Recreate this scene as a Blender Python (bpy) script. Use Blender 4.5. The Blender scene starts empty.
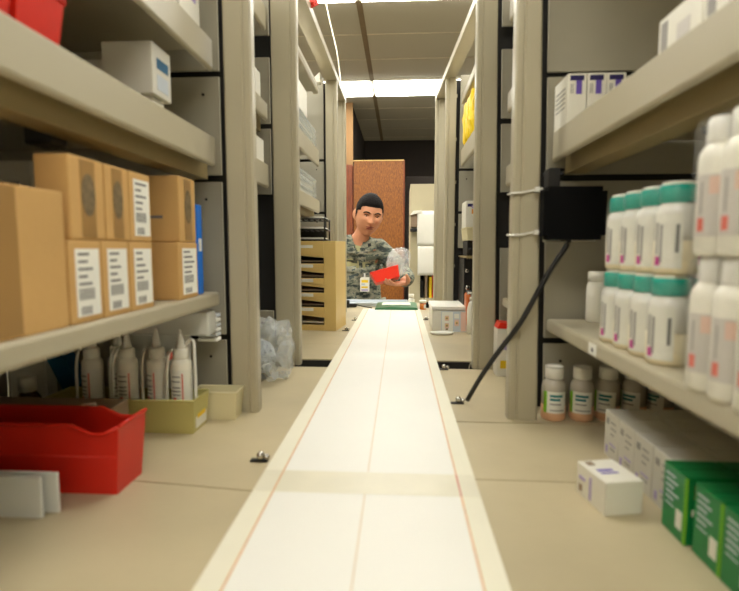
import bpy, bmesh, math, random
from mathutils import Vector, Matrix, Euler, noise
random.seed(7)
S = bpy.context.scene
COL = S.collection
PI = math.pi

# ------------------------------------------------------------------ camera, world, lights, exposure
CAMZ = 1.2
cd = bpy.data.cameras.new('camera'); cam = bpy.data.objects.new('camera', cd); COL.objects.link(cam)
cam.location = (0, 0, CAMZ)
cam.rotation_euler = (PI/2 - 0.0947157, 0, 0.0606521)
cd.sensor_width = 36; cd.lens = 36*500/739.0; cd.clip_start = .01
cd.dof.use_dof = True; cd.dof.focus_distance = 2.6; cd.dof.aperture_fstop = 5.0
S.camera = cam
S.view_settings.view_transform = 'Standard'; S.view_settings.look = 'None'
S.view_settings.gamma = 1; S.view_settings.use_curve_mapping = False
S.view_settings.exposure = 0.2
w = bpy.data.worlds.new('World'); S.world = w; w.use_nodes = True
w.node_tree.nodes['Background'].inputs[0].default_value = (.9, .85, .75, 1)
w.node_tree.nodes['Background'].inputs[1].default_value = .05
LAMP = 12.5            # luminance of the fluorescent ceiling panels
LAMP_COL = (1.0, .985, .91)

# ------------------------------------------------------------------ materials
def lin(c):
    return tuple((v/255/12.92 if v/255 <= .04045 else ((v/255+.055)/1.055)**2.4) for v in c)
def mat(name, rgb, rough=.5, metal=0, var=.06, scale=12, bump=0, bscale=60, alpha=None, spec=.5, coat=0, trans=0, emit=0, vscale=None):
    m = bpy.data.materials.new(name); m.use_nodes = True
    nt = m.node_tree; N = nt.nodes; L = nt.links; b = N['Principled BSDF']
    c = lin(rgb)
    tc = N.new('ShaderNodeTexCoord'); nz = N.new('ShaderNodeTexNoise'); nz.inputs['Scale'].default_value = scale
    nz.inputs['Detail'].default_value = 5
    if vscale:
        mp = N.new('ShaderNodeMapping'); mp.inputs['Scale'].default_value = vscale
        L.new(tc.outputs['Object'], mp.inputs[0]); L.new(mp.outputs[0], nz.inputs['Vector'])
    else: L.new(tc.outputs['Object'], nz.inputs['Vector'])
    cr = N.new('ShaderNodeValToRGB')
    cr.color_ramp.elements[0].position = .3; cr.color_ramp.elements[1].position = .7
    cr.color_ramp.elements[0].color = (*[max(0, v*(1-var)) for v in c], 1)
    cr.color_ramp.elements[1].color = (*[min(1, v*(1+var)) for v in c], 1)
    L.new(nz.outputs[0], cr.inputs[0]); L.new(cr.outputs[0], b.inputs['Base Color'])
    b.inputs['Roughness'].default_value = rough; b.inputs['Metallic'].default_value = metal
    b.inputs['Specular IOR Level'].default_value = spec; b.inputs['Coat Weight'].default_value = coat
    if trans: b.inputs['Transmission Weight'].default_value = trans
    if alpha is not None: b.inputs['Alpha'].default_value = alpha
    if emit:
        b.inputs['Emission Color'].default_value = (*LAMP_COL, 1); b.inputs['Emission Strength'].default_value = emit
    if bump:
        n2 = N.new('ShaderNodeTexNoise'); n2.inputs['Scale'].default_value = bscale; n2.inputs['Detail'].default_value = 4
        L.new(tc.outputs['Object'], n2.inputs['Vector'])
        bp = N.new('ShaderNodeBump'); bp.inputs['Strength'].default_value = bump; bp.inputs['Distance'].default_value = .004
        L.new(n2.outputs[0], bp.inputs['Height']); L.new(bp.outputs[0], b.inputs['Normal'])
    return m
def film_mat(name, rgb, opac=.2, rough=.12, bump=.6, bscale=40):
    m = mat(name, rgb, rough=rough, bump=bump, bscale=bscale, var=.02); b = m.node_tree.nodes['Principled BSDF']
    b.inputs['Alpha'].default_value = opac
    return m
def wood_mat(name, a, bcol, sc=(60, 60, 5), nscale=1.6):
    m = mat(name, a, rough=.45, var=0); nt = m.node_tree; N = nt.nodes; L = nt.links
    tc = N.new('ShaderNodeTexCoord'); mp = N.new('ShaderNodeMapping'); mp.inputs['Scale'].default_value = sc
    n = N.new('ShaderNodeTexNoise'); n.inputs['Scale'].default_value = nscale; n.inputs['Detail'].default_value = 8; n.inputs['Roughness'].default_value = .7
    cr = N.new('ShaderNodeValToRGB'); e = cr.color_ramp.elements
    e[0].position = .38; e[0].color = (*lin(bcol), 1); e[1].position = .62; e[1].color = (*lin(a), 1)
    L.new(tc.outputs['Object'], mp.inputs[0]); L.new(mp.outputs[0], n.inputs['Vector']); L.new(n.outputs[0], cr.inputs[0])
    L.new(cr.outputs[0], N['Principled BSDF'].inputs['Base Color'])
    return m
def camo_mat():
    m = bpy.data.materials.new('camouflage_cloth'); m.use_nodes = True; nt = m.node_tree; N = nt.nodes; L = nt.links
    b = N['Principled BSDF']; b.inputs['Roughness'].default_value = .9
    tc = N.new('ShaderNodeTexCoord')
    sn = N.new('ShaderNodeVectorMath'); sn.operation = 'SNAP'; sn.inputs[1].default_value = (.004, .004, .004)
    mp = N.new('ShaderNodeMapping'); mp.inputs['Scale'].default_value = (1, 1, 2.2)
    n = N.new('ShaderNodeTexNoise'); n.inputs['Scale'].default_value = 20; n.inputs['Detail'].default_value = 4; n.inputs['Roughness'].default_value = .6
    cr = N.new('ShaderNodeValToRGB'); cr.color_ramp.interpolation = 'CONSTANT'; e = cr.color_ramp.elements
    e[0].position = 0; e[0].color = (*lin((58, 66, 64)), 1); e[1].position = .42; e[1].color = (*lin((100, 108, 96)), 1)
    for p, c in ((.48, (138, 140, 122)), (.55, (158, 156, 136)), (.62, (84, 96, 96))):
        x = e.new(p); x.color = (*lin(c), 1)
    L.new(tc.outputs['Object'], sn.inputs[0]); L.new(sn.outputs[0], mp.inputs[0]); L.new(mp.outputs[0], n.inputs['Vector'])
    L.new(n.outputs[0], cr.inputs[0]); L.new(cr.outputs[0], b.inputs['Base Color'])
    return m
def counter_mat():
    m = mat('counter_linoleum', (190, 176, 143), rough=.38, var=.10, scale=5, bump=.3, bscale=11)
    return m

K = dict(
 putty=mat('putty_enamel', (180, 171, 146), rough=.38, var=.02, bump=.03, bscale=200),
 putty_in=mat('grey_putty_enamel', (168, 162, 144), rough=.42, var=.03),
 under=mat('shelf_deck_steel', (150, 142, 120), rough=.45, var=.05),
 rail=mat('olive_putty_rail', (156, 138, 96), rough=.4, var=.04),
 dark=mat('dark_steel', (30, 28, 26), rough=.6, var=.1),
 black=mat('black_plastic', (14, 14, 15), rough=.45, var=.1),
 blackm=mat('matte_black', (7, 7, 8), rough=.8, var=.1, spec=.15),
 rubber=mat('black_rubber', (26, 24, 22), rough=.5, var=.1),
 counter=counter_mat(),
 belt=mat('white_belt', (238, 236, 228), rough=.45, var=.015, scale=6, bump=.02, bscale=90),
 beltedge=mat('cream_belt_edge', (234, 229, 208), rough=.5, var=.02),
 beltline=mat('orange_belt_stripe', (216, 170, 118), rough=.6, var=.1, scale=60),
 beltline2=mat('pale_belt_stripe', (224, 206, 180), rough=.6, var=.05),
 belttape=mat('yellowed_tape', (226, 220, 198), rough=.35, var=.05, scale=20),
 tapered=mat('red_stripe_mark', (196, 104, 80), rough=.6),
 chrome=mat('chrome', (200, 198, 192), rough=.18, metal=1, var=.03),
 card=mat('brown_cardboard', (204, 163, 104), rough=.85, var=.06, scale=9, bump=.1, bscale=120, spec=.2),
 cardline=mat('cardboard_flap_edge', (120, 80, 38), rough=.9),
 tape=mat('packing_tape', (178, 138, 84), rough=.3, var=.05, alpha=.8),
 stamp=mat('grey_tape_stamp', (120, 102, 72), rough=.6, var=.35, scale=160),
 white=mat('white_card', (232, 228, 214), rough=.55, var=.02),
 paper=mat('white_paper', (240, 238, 228), rough=.8, var=.02),
 greycard=mat('grey_white_card', (214, 210, 198), rough=.65, var=.03),
 ink=mat('grey_ink', (112, 110, 108), rough=.8), ink2=mat('pale_grey_ink', (160, 156, 150), rough=.8),
 red=mat('red_plastic', (214, 42, 26), rough=.38, var=.04, spec=.4), redp=mat('bright_red_plastic', (236, 52, 32), rough=.35, var=.04),
 purple=mat('purple_print', (104, 82, 176), rough=.5), navy=mat('navy_print', (34, 26, 86), rough=.5),
 lilac=mat('lilac_print', (176, 160, 204), rough=.5), magenta=mat('magenta_print', (204, 60, 150), rough=.5),
 pinkp=mat('faded_red_print', (222, 106, 88), rough=.6), peachp=mat('pale_peach_print', (226, 190, 172), rough=.6),
 yellow=mat('yellow_plastic', (250, 212, 20), rough=.35, var=.08, scale=40, bump=.5, bscale=50),
 yellowp=mat('yellow_print', (238, 200, 30), rough=.5), orangep=mat('orange_print', (226, 150, 40), rough=.5),
 cream=mat('cream_plastic', (222, 212, 172), rough=.4, var=.03), olive=mat('olive_cream_plastic', (192, 182, 112), rough=.4, var=.03),
 frost=mat('frosted_plastic', (222, 222, 216), rough=.35, var=.03),
 clearbin=film_mat('clear_plastic', (226, 230, 226), opac=.42, rough=.15, bump=.3),
 film=film_mat('shrink_film', (240, 240, 236), opac=.07, rough=.16, bump=1., bscale=30),
 bag=film_mat('polythene_bag', (232, 236, 236), opac=.3, rough=.12, bump=.8, bscale=24),
 bottlew=mat('white_bottle_plastic', (238, 234, 220), rough=.35, var=.02),
 bottlec=mat('milky_bottle_plastic', (232, 229, 220), rough=.25, var=.02),
 powder=mat('cream_powder', (236, 222, 186), rough=.5, var=.02),
 teal=mat('teal_plastic', (0, 160, 140), rough=.35, var=.03),
 tealp=mat('teal_print', (20, 120, 120), rough=.5), greenp=mat('lime_print', (132, 196, 40), rough=.5),
 label=mat('label_paper', (232, 230, 218), rough=.5, var=.02), labelg=mat('greyed_label', (206, 200, 192), rough=.5, var=.04),
 glassg=mat('smoky_clear_bottle', (188, 180, 164), rough=.15, var=.04), peach=mat('peach_suspension', (226, 176, 136), rough=.3, var=.03),
 green=mat('green_carton', (16, 128, 66), rough=.35, var=.04), greend=mat('dark_green_print', (8, 74, 40), rough=.4),
 blue=mat('blue_binder', (0, 110, 214), rough=.4), navyb=mat('dark_blue_panel', (10, 92, 132), rough=.35),
 amber=mat('amber_plastic', (214, 116, 30), rough=.25, var=.04), orange=mat('orange_jug', (206, 104, 38), rough=.3),
 tan=mat('tan_enamel', (232, 200, 126), rough=.4, var=.02),
 skin=mat('skin', (200, 140, 106), rough=.5, var=.05, scale=30, spec=.3), lip=mat('lips', (140, 62, 54), rough=.45),
 hair=mat('black_hair', (17, 12, 10), rough=.7, bump=.8, bscale=220, var=.3, scale=200, spec=.15), eyew=mat('eye_white', (225, 218, 208), rough=.2), iris=mat('dark_brown_iris', (40, 24, 16), rough=.2),
 tee=mat('sand_undershirt', (176, 172, 128), rough=.9, var=.04), camo=camo_mat(), tapec=mat('dark_sage_tape', (96, 102, 88), rough=.9), thread=mat('dark_thread', (36, 42, 44), rough=.9),
 boot=mat('sage_boot', (112, 108, 90), rough=.8),
 ceil=mat('ceiling_tile', (178, 172, 152), rough=.9, var=.03, scale=120, bump=.15, bscale=160),
 grid=mat('ceiling_grid_bar', (196, 186, 160), rough=.5), gridd=mat('brown_ceiling_seam', (122, 106, 78), rough=.7),
 wall=mat('tan_wall_paint', (140, 106, 66), rough=.8, var=.02), walld=mat('dark_brown_shaded_wall', (38, 30, 24), rough=.8, var=.05), wallm=mat('side_wall_paint', (214, 208, 190), rough=.8),
 floor=mat('vinyl_floor', (150, 142, 126), rough=.5, var=.1, scale=6),
 wood=wood_mat('orange_brown_wood', (158, 96, 32), (104, 56, 14), (70, 70, 16), 2.2), woodr=wood_mat('red_brown_wood', (140, 68, 26), (92, 38, 12)),
 cab=mat('cream_cabinet', (198, 188, 156), rough=.5, var=.02), lampface=mat('lamp_diffuser', (250, 248, 240), rough=.5, emit=LAMP),
 lampframe=mat('lamp_frame', (214, 208, 190), rough=.5), lampdark=mat('dark_lamp_edge', (60, 44, 28), rough=.6), cordw=mat('white_cord', (190, 182, 160), rough=.5),
 folder=mat('green_folder', (70, 134, 92), rough=.3, alpha=.9), bluegrey=mat('pale_blue_grey', (196, 204, 212), rough=.4),
 brown=mat('brown_paper', (150, 128, 104), rough=.8), brownb=mat('brown_bottle', (70, 40, 16), rough=.2),
)

# ------------------------------------------------------------------ mesh helpers
def V(*a): return Vector(a)
def box(bm, x0, x1, y0, y1, z0, z1, bev=0, mi=0, mtx=None, seg=2):
    vs = [bm.verts.new((x, y, z)) for z in (z0, z1) for y in (y0, y1) for x in (x0, x1)]
    fs = []
    for q in ((0, 2, 3, 1), (4, 5, 7, 6), (0, 1, 5, 4), (2, 6, 7, 3), (0, 4, 6, 2), (1, 3, 7, 5)):
        f = bm.faces.new([vs[i] for i in q]); f.material_index = mi; fs.append(f)
    if mtx is not None: bmesh.ops.transform(bm, matrix=mtx, verts=vs)
    if bev:
        es = list({e for f in fs for e in f.edges})
        bmesh.ops.bevel(bm, geom=es, offset=bev, segments=seg, affect='EDGES', profile=.5)
    return fs
def lathe(bm, prof, c=(0, 0, 0), n=24, mi=0, cap=True, arc=None, mtx=None):
    rings = []; new = []
    a0, a1 = arc if arc else (0, 2*PI); cl = arc is None
    for r, z in prof:
        k = n if cl else n+1
        ring = [bm.verts.new((c[0]+r*math.cos(a0+(a1-a0)*i/n), c[1]+r*math.sin(a0+(a1-a0)*i/n), c[2]+z)) for i in range(k)]
        rings.append(ring); new += ring
    for a, b in zip(rings, rings[1:]):
        k = len(a)
        for i in range(k if cl else k-1):
            f = bm.faces.new((a[i], a[(i+1) % k], b[(i+1) % k], b[i])); f.material_index = mi; f.smooth = True
    if cap and cl:
        for r, rev in ((rings[0], True), (rings[-1], False)):
            f = bm.faces.new(r[::-1] if rev else r); f.material_index = mi
    if mtx is not None: bmesh.ops.transform(bm, matrix=mtx, verts=new)
def tube(bm, pts, r, n=8, mi=0, rads=None):
    pts = [Vector(p) for p in pts]; rings = []
    for i, p in enumerate(pts):
        t = (pts[min(i+1, len(pts)-1)]-pts[max(i-1, 0)]).normalized()
        up = V(0, 0, 1) if abs(t.z) < .9 else V(1, 0, 0)
        a = t.cross(up).normalized(); b = t.cross(a)
        rr = rads[i] if rads else r
        rings.append([bm.verts.new(p+a*rr*math.cos(2*PI*k/n)+b*rr*math.sin(2*PI*k/n)) for k in range(n)])
    for A, B in zip(rings, rings[1:]):
        for k in range(n):
            f = bm.faces.new((A[k], A[(k+1) % n], B[(k+1) % n], B[k])); f.smooth = True; f.material_index = mi
    bm.faces.new(rings[0][::-1]).material_index = mi; bm.faces.new(rings[-1]).material_index = mi
def spline(pts, n=8):
    P = [Vector(p) for p in pts]; out = []
    for i in range(len(P)-1):
        p0, p1, p2, p3 = P[max(i-1, 0)], P[i], P[i+1], P[min(i+2, len(P)-1)]
        for k in range(n):
            t = k/n
            out.append(.5*((2*p1)+(-p0+p2)*t+(2*p0-5*p1+4*p2-p3)*t*t+(-p0+3*p1-3*p2+p3)*t**3))
    return out+[P[-1]]
def prism(bm, poly, axis, a, b, mi=0, smooth=False):
    """poly = list of 2D points in the plane normal to axis; extrude from a to b"""
    def mk(p, t):
        return (t, p[0], p[1]) if axis == 0 else ((p[0], t, p[1]) if axis == 1 else (p[0], p[1], t))
    A = [bm.verts.new(mk(p, a)) for p in poly]; B = [bm.verts.new(mk(p, b)) for p in poly]
    n = len(poly)
    fs = [bm.faces.new(A), bm.faces.new(B[::-1])]
    for i in range(n): fs.append(bm.faces.new((A[i], B[i], B[(i+1) % n], A[(i+1) % n])))
    for f in fs: f.material_index = mi
    for f in fs[2:]: f.smooth = smooth
    bmesh.ops.recalc_face_normals(bm, faces=fs)
def ball(bm, c, r, mi=0, sc=(1, 1, 1), u=14, v=9):
    ret = bmesh.ops.create_uvsphere(bm, u_segments=u, v_segments=v, radius=r)
    for vv in ret['verts']: vv.co = Vector((vv.co.x*sc[0], vv.co.y*sc[1], vv.co.z*sc[2]))+Vector(c)
    for f in {f for vv in ret['verts'] for f in vv.link_faces}: f.smooth = True; f.material_index = mi
MT = {}
def finish(bm, name, mats):
    me = bpy.data.meshes.new(name); bmesh.ops.recalc_face_normals(bm, faces=bm.faces[:]); bm.to_mesh(me); bm.free()
    for m in (mats if isinstance(mats, (list, tuple)) else [mats]): me.materials.append(K[m] if isinstance(m, str) else m)
    return me
def tag(o, label=None, cat=None, group=None, kind=None):
    if label: o['label'] = label
    if cat: o['category'] = cat
    if group: o['group'] = group
    if kind: o['kind'] = kind
    return o
def root(name, label, cat, loc=(0, 0, 0), rz=0, group=None, rot=None):
    o = bpy.data.objects.new(name, None); COL.objects.link(o); o.empty_display_size = .02
    o.location = loc; o.rotation_euler = rot if rot else (0, 0, rz)
    MT[o] = Matrix.Translation(loc) @ o.rotation_euler.to_matrix().to_4x4()
    return tag(o, label, cat, group)
def part(name, bm, mats, parent, local=False, label=None):
    """mesh given in world space (or in the thing's own space with local=True) becomes a child"""
    M = MT[parent]
    if not local: bmesh.ops.transform(bm, matrix=M.inverted(), verts=bm.verts[:])
    o = bpy.data.objects.new(name, finish(bm, name, mats)); COL.objects.link(o); o.parent = parent
    MT[o] = M
    if label: o['label'] = label
    return o
def solo(name, bm, mats, label=None, cat=None, group=None, kind=None):
    xs = [v.co for v in bm.verts]
    c = Vector(((min(v.x for v in xs)+max(v.x for v in xs))/2, (min(v.y for v in xs)+max(v.y for v in xs))/2, min(v.z for v in xs)))
    bmesh.ops.translate(bm, vec=-c, verts=bm.verts[:])
    o = bpy.data.objects.new(name, finish(bm, name, mats)); COL.objects.link(o); o.location = c
    MT[o] = Matrix.Translation(c)
    return tag(o, label, cat, group, kind)
def dup(src, loc, rz=None, label=None):
    r = src.copy(); COL.objects.link(r); r.location = loc
    if rz is not None: r.rotation_euler = (0, 0, rz)
    if label: r['label'] = label
    for ch in src.children:
        c = ch.copy(); COL.objects.link(c); c.parent = r
        for g in ch.children:
            d = g.copy(); COL.objects.link(d); d.parent = c
    return r
def rects(o, U, W, items, d=.0004):
    """flat print: each item (u0,u1,w0,w1,mi[,skew]) as a thin slab on the plane o + u*U + w*W, raised along U x W"""
    bm = bmesh.new(); o = Vector(o); U = Vector(U); W = Vector(W); n = U.cross(W).normalized()
    for i, it in enumerate(items):
        u0, u1, w0, w1, mi = it[:5]
        k = d*(1+.6*(i > 0))
        base = [o+U*u+W*ww for u, ww in ((u0, w0), (u1, w0), (u1, w1), (u0, w1))]
        a = [bm.verts.new(p) for p in base]; b = [bm.verts.new(p+n*k) for p in base]
        fs = [bm.faces.new(b), bm.faces.new(a[::-1])]+[bm.faces.new((a[j], a[(j+1) % 4], b[(j+1) % 4], b[j])) for j in range(4)]
        for f in fs: f.material_index = mi
    return bm

# ------------------------------------------------------------------ the room
def structure(name, args, m, bev=0):
    bm = bmesh.new(); box(bm, *args, bev=bev); return solo(name, bm, m, kind='structure')
CZ = 3.15
structure('floor', (-3.2, 3.2, -3, 9.4, -.05, 0), 'floor')
structure('ceiling', (-3.2, 3.2, -3, 9.4, CZ, CZ+.05), 'ceil')
structure('wall_left', (-3.25, -3.2, -3, 9.4, 0, CZ), 'wallm')
structure('wall_right', (3.2, 3.25, -3, 9.4, 0, CZ), 'wallm')
structure('wall_front', (-3.2, 3.2, -3.05, -3, 0, CZ), 'wallm')
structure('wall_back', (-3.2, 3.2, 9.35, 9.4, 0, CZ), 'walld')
structure('wall_corner', (-3.2, -.66, 6.96, 9.35, 0, CZ), 'walld')  # dark colour stands in for the shade on this side wall
structure('trim_1', (-.76, -.645, 6.92, 6.96, 0, CZ), 'wall')
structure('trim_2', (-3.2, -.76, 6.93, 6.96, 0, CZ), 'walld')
# ceiling grid bars
bm = bmesh.new()
for i in range(-8, 10):
    y = 4.17+.61*i
    if 6.6 < y < 9.3 or y <= 6.7: box(bm, -3.2, 3.2, y-.008, y+.008, CZ-.004, CZ)
solo('trim_3', bm, 'grid', kind='structure')
bm = bmesh.new()
for x in (-2.78, -1.56, -.337, .885, 2.105): box(bm, x-.024, x+.024, -3, 9.3, CZ-.006, CZ)
solo('trim_4', bm, 'gridd', kind='structure')
# fluorescent troffers
def troffer(x, y, label):
    t = root('ceiling_light', label, 'ceiling light', (x, y, CZ), group=None)
    W, D = 1.216, .56
    bm = bmesh.new()
    for a in ((-W/2, W/2, -D/2, -D/2+.018), (-W/2, W/2, D/2-.018, D/2), (-W/2, -W/2+.018, -D/2+.018, D/2-.018), (W/2-.018, W/2, -D/2+.018, D/2-.018)):
        box(bm, a[0], a[1], a[2], a[3], -.012, -.001)
    part('light_frame', bm, 'lampframe', t, local=True)
    bm = bmesh.new(); box(bm, -W/2+.02, W/2-.02, -D/2+.02, D/2-.02, -.032, -.003, bev=.006)
    part('light_diffuser', bm, 'lampface', t, local=True)
    return t
names = {3.85: 'in the nearer row', 6.3: 'in the far row'}
side = {-.95: 'left of the brown ceiling seam', .275: 'right of the brown ceiling seam', }
for y in (6.3, 3.85, 1.4, -1.05):
    for x in (-2.17, -.95, .275, 1.495):
        if y in (6.3, 3.85):
            lb = 'ceiling light panel %s, %s' % (names[y], {-2.17: 'leftmost of its row', -.95: 'left of the brown ceiling seam', .275: 'right of the brown ceiling seam', 1.495: 'rightmost of its row'}[x])
        else:
            lb = 'ceiling light panel %s, %s' % ('over the nearer shelf posts' if y > 0 else 'behind the viewer', {-2.17: 'far left', -.95: 'left of the belt', .275: 'above the belt', 1.495: 'far right'}[x])
        troffer(x, y, lb)

# ------------------------------------------------------------------ shelving units
def post_bm(x0, x1, y, z0, z1, inner):
    """C-channel upright facing the viewer; inner = +1 when the aisle lies towards +x"""
    bm = bmesh.new(); w = x1-x0; d = .022
    pr = [(0, d), (0, .003), (.003, 0), (w-.016, 0), (w-.0145, .002), (w-.0125, .002), (w-.011, 0), (w-.003, 0), (w, .004), (w, d), (w-.003, d), (w-.003, .006), (.003, .006), (.003, d)]
    if inner < 0: poly = [(x1-a, y+b) for a, b in pr]
    else: poly = [(x0+a, y+b) for a, b in pr]
    prism(bm, poly, 2, z0, z1)
    return bm
def shelf_bm(xf, sg, depth, y0, y1, zt, h, lipped):
    """pressed steel shelf; xf front plane, sg = direction away from the aisle"""
    bm = bmesh.new()
    r = .005
    dk = zt-.004 if lipped else zt
    if lipped: pts = [(0, zt-h+r), (0, zt-.002), (.002, zt), (.005, zt), (.006, dk), (depth, dk), (depth, dk-.012), (.007, dk-.012), (.007, zt-h+.001), (r, zt-h), (.0015, zt-h+.002)]
    else: pts = [(0, zt-h+r), (0, zt-.004), (.0015, zt-.001), (.005, zt), (depth, zt), (depth, zt-.012), (.018, zt-.012), (.018, zt-h), (r, zt-h), (.0015, zt-h+.0015)]
    prism(bm, [(xf+sg*a, b) for a, b in pts], 1, y0, y1)
    return bm
def unit(label, sg, posts, xf, y0, y1, levels, ypanel, gaps, depth=.42, inner=None, rail=None, lean=0, pinch=0):
    xo = xf+sg*depth
    xin = posts[0][0] if sg > 0 else posts[0][1]
    def warp(bm):
        for v in bm.verts:
            h = (v.co.z-CTR)/.93
            v.co.x -= lean*h + (pinch*h if sg*(v.co.x-xin) > .02 else 0)
        return bm
    t = root('shelving_unit', label, 'shelving unit', (posts[0][0], posts[0][2], CTR))
    for (x0, x1, y) in posts: part('post', warp(post_bm(x0, x1, y, CTR, 1.83 if rail else 1.95, inner or -sg)), 'putty', t)
    for zt, h, lip in levels:
        s = part('shelf', shelf_bm(xf, sg, depth, y0, y1, zt, h, lip), 'putty', t)
        if lip and h < .05:
            bm = bmesh.new(); poly = [(xf+sg*.025, zt-h-.017), (xf+sg*.025, zt-.017), (xf+sg*.036, zt-.017), (xf+sg*.036, zt-h-.013), (xf+sg*.06, zt-h-.013), (xf+sg*.06, zt-h-.017)]
            prism(bm, poly, 1, y0, y1+.03); part('shelf_rail', bm, 'rail', s)
            bm = bmesh.new(); box(bm, xf+sg*.06, xf+sg*.09, .52, .55, zt-h-.026, zt-.016, bev=.003)
            if y0 < .5: part('latch', bm, 'black', s)
    # end panels facing the viewer with dark gaps between them
    z = CTR; segs = []
    for g0, g1 in gaps: segs.append((z, g0)); z = g1
    segs.append((z, 1.84 if rail else 1.95))
    for a, b in segs:
        bm = bmesh.new(); xa = xf+sg*.002-(.006 if sg < 0 and False else 0)
        x0, x1 = sorted((xa, xo)); box(bm, x0, x1, ypanel, ypanel+.006, a, b, bev=.001)
        xs = xf+sg*.03
        lathe(bm, [(.0025, 0), (.0025, .0012)], mi=1, n=10, mtx=Matrix.Translation((xs, ypanel-.0008, b-.03)) @ Matrix.Rotation(PI/2, 4, 'X'))
        part('end_panel', warp(bm), ['putty_in', 'dark'], t)
    bm = bmesh.new(); xa, xb = sorted((posts[0][1] if sg > 0 else posts[0][0], xo)); box(bm, xa+.001, xb-.001, ypanel+.024, ypanel+.026, CTR, 1.83)  # dark sheet behind the end panels, added so the gaps read as shade
    part('divider', warp(bm), 'dark', t)  # added sheet standing in for shade in the gaps, not a real divider
    # notched strip in the gap beside the post
    bm = bmesh.new(); xg = xf-sg*.009
    z = CTR+.05
    while z < 1.8:
        box(bm, xg-.0025, xg+.0025, ypanel+.018, ypanel+.022, z, z+.012, bev=.001); z += .16
    part('slotted_strip', warp(bm), 'putty', t)
    bm = bmesh.new(); x0, x1 = sorted((xo, xo+sg*.004)); box(bm, x0, x1, y0, ypanel, CTR, 1.83)
    part('back_panel', bm, 'putty_in', t)
    if rail:
        (ax, ay), (bx, by), wd = rail
        bm = bmesh.new()
        for z0, z1, q in ((1.828, 1.85, 0),):
            pr = [(ax, ay), (bx, by), (bx+sg*wd, by), (ax+sg*wd, ay)]
            prism(bm, pr, 2, z0, z1)
        part('top_rail', bm, 'putty', t)
    return t
CTR = .915
g1 = [(1.035, 1.045), (1.315, 1.327), (1.493, 1.503)]
unit('putty shelving unit at the near left, holding the cardboard boxes', -1, [(-.291, -.2445, .834)], -.31, -.45, .838,
     [(1.75, .055, 1), (1.541, .051, 1), (1.384, .048, 1), (1.125, .024, 0)], .872, g1)
unit('narrow putty shelving bay behind the first left post, with the plastic bag at its foot', -1, [(-.301, -.241, 1.188)], -.31, .91, 1.182,
     [(1.75, .055, 1), (1.535, .04, 1), (1.395, .055, 1)], 1.215, [(1.045, 1.33), (1.485, 1.497), (1.65, 1.70)])
unit('farthest left putty shelving unit, above the tan sorter, with two posts', -1, [(-.285, -.241, 1.935), (-.28, -.237, 2.2)], -.292, 1.26, 1.82,
     [(1.765, .02, 0), (1.548, .058, 1), (1.371, .046, 1)], 1.945, [(1.04, 1.28), (1.33, 1.34), (1.53, 1.54)], rail=((-.243, 1.248), (-.237, 2.235), .045), depth=.40)
g2 = [(1.035, 1.045), (1.312, 1.323), (1.481, 1.489)]
unit('putty shelving unit at the near right, holding the shrink-wrapped bottles', 1, [(.181, .229, .822)], .25, -.45, .858,
     [(1.75, .055, 1), (1.389, .048, 1), (1.08, .022, 0)], .872, g2, lean=.004, pinch=.012)
unit('narrow putty shelving bay behind the first right post, holding the upright carton', 1, [(.173, .226, 1.175)], .238, .91, 1.17,
     [(1.75, .055, 1), (1.545, .045, 1), (1.384, .045, 1), (1.085, .02, 0)], 1.2, [(1.2, 1.33), (1.485, 1.497), (1.65, 1.70)], lean=.006, pinch=.008)
unit('farthest right putty shelving unit, holding the yellow bags, with two posts', 1, [(.167, .207, 1.935), (.147, .19, 2.195)], .22, 1.26, 1.885,
     [(1.75, .033, 0), (1.556, .06, 1)], 1.945, [(1.0, 1.2), (1.33, 1.34), (1.49, 1.5)], rail=((.197, 1.248), (.147, 2.23), .042), depth=.40)

# ------------------------------------------------------------------ counters, belt
def counter(label, y0, y1, panels, legs):
    t = root('counter', label, 'counter', (0, (y0+y1)/2, 0))
    bm = bmesh.new(); box(bm, -.78, .78, y0, y1, .872, .912, bev=.002); part('core_board', bm, 'dark', t)
    for p in panels:
        bm = bmesh.new()
        poly = p if isinstance(p[0], tuple) else [(p[0], p[2]), (p[1], p[2]), (p[1], p[3]), (p[0], p[3])]
        prism(bm, poly, 2, .9115, .915); part('surface_sheet', bm, 'counter', t)
    for x in (-.74, .74):
        for y in legs:
            bm = bmesh.new(); box(bm, x-.025, x+.025, y-.025, y+.025, 0, .872, bev=.003); part('leg', bm, 'putty', t)
    bm = bmesh.new(); box(bm, -.78, .78, y0+.02, y0+.035, .76, .872); part('apron', bm, 'dark', t)
counter('near beige linoleum counter carrying the near shelving and the white belt', -.45, 1.172,
        [[(-.78, -.45), (0, -.45), (0, .535), (-.78, .622)], [(-.78, .624), (0, .5375), (0, 1.172), (-.78, 1.172)],
         (.0015, .78, -.45, .6), (.0015, .78, .602, .806), (.0015, .78, .81, 1.172)], (-.35, 1.1))
counter('far beige linoleum counter with the tan sorter, beyond the dark gap', 1.258, 2.62,
        [(-.78, 0, 1.258, 1.46), (-.78, 0, 1.4615, 1.69), (-.78, 0, 1.693, 2.62), (.0015, .78, 1.258, 2.62)], (1.33, 2.5))
t = root('conveyor_belt', 'long white flat belt with orange edge stripes running down the aisle', 'conveyor belt', (-.037, 1, .915))
bm = bmesh.new()
xs = [(-.163, 1), (-.1408, 1), (-.1388, 2), (-.0378, 0), (-.0363, 3), (.0675, 0), (.0693, 2), (.0895, 1)]
def beltslab(bm, y0, y1, mats):
    for (a, _), (b, mi) in zip(xs, xs[1:]):
        vs = [bm.verts.new(p) for p in ((a, y0, .93), (b, y0, .93), (b, y1, .93), (a, y1, .93))]
        bm.faces.new(vs).material_index = mats.get(mi, mi)
beltslab(bm, -.4, .527, {}); beltslab(bm, .58, 2.22, {})
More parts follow.
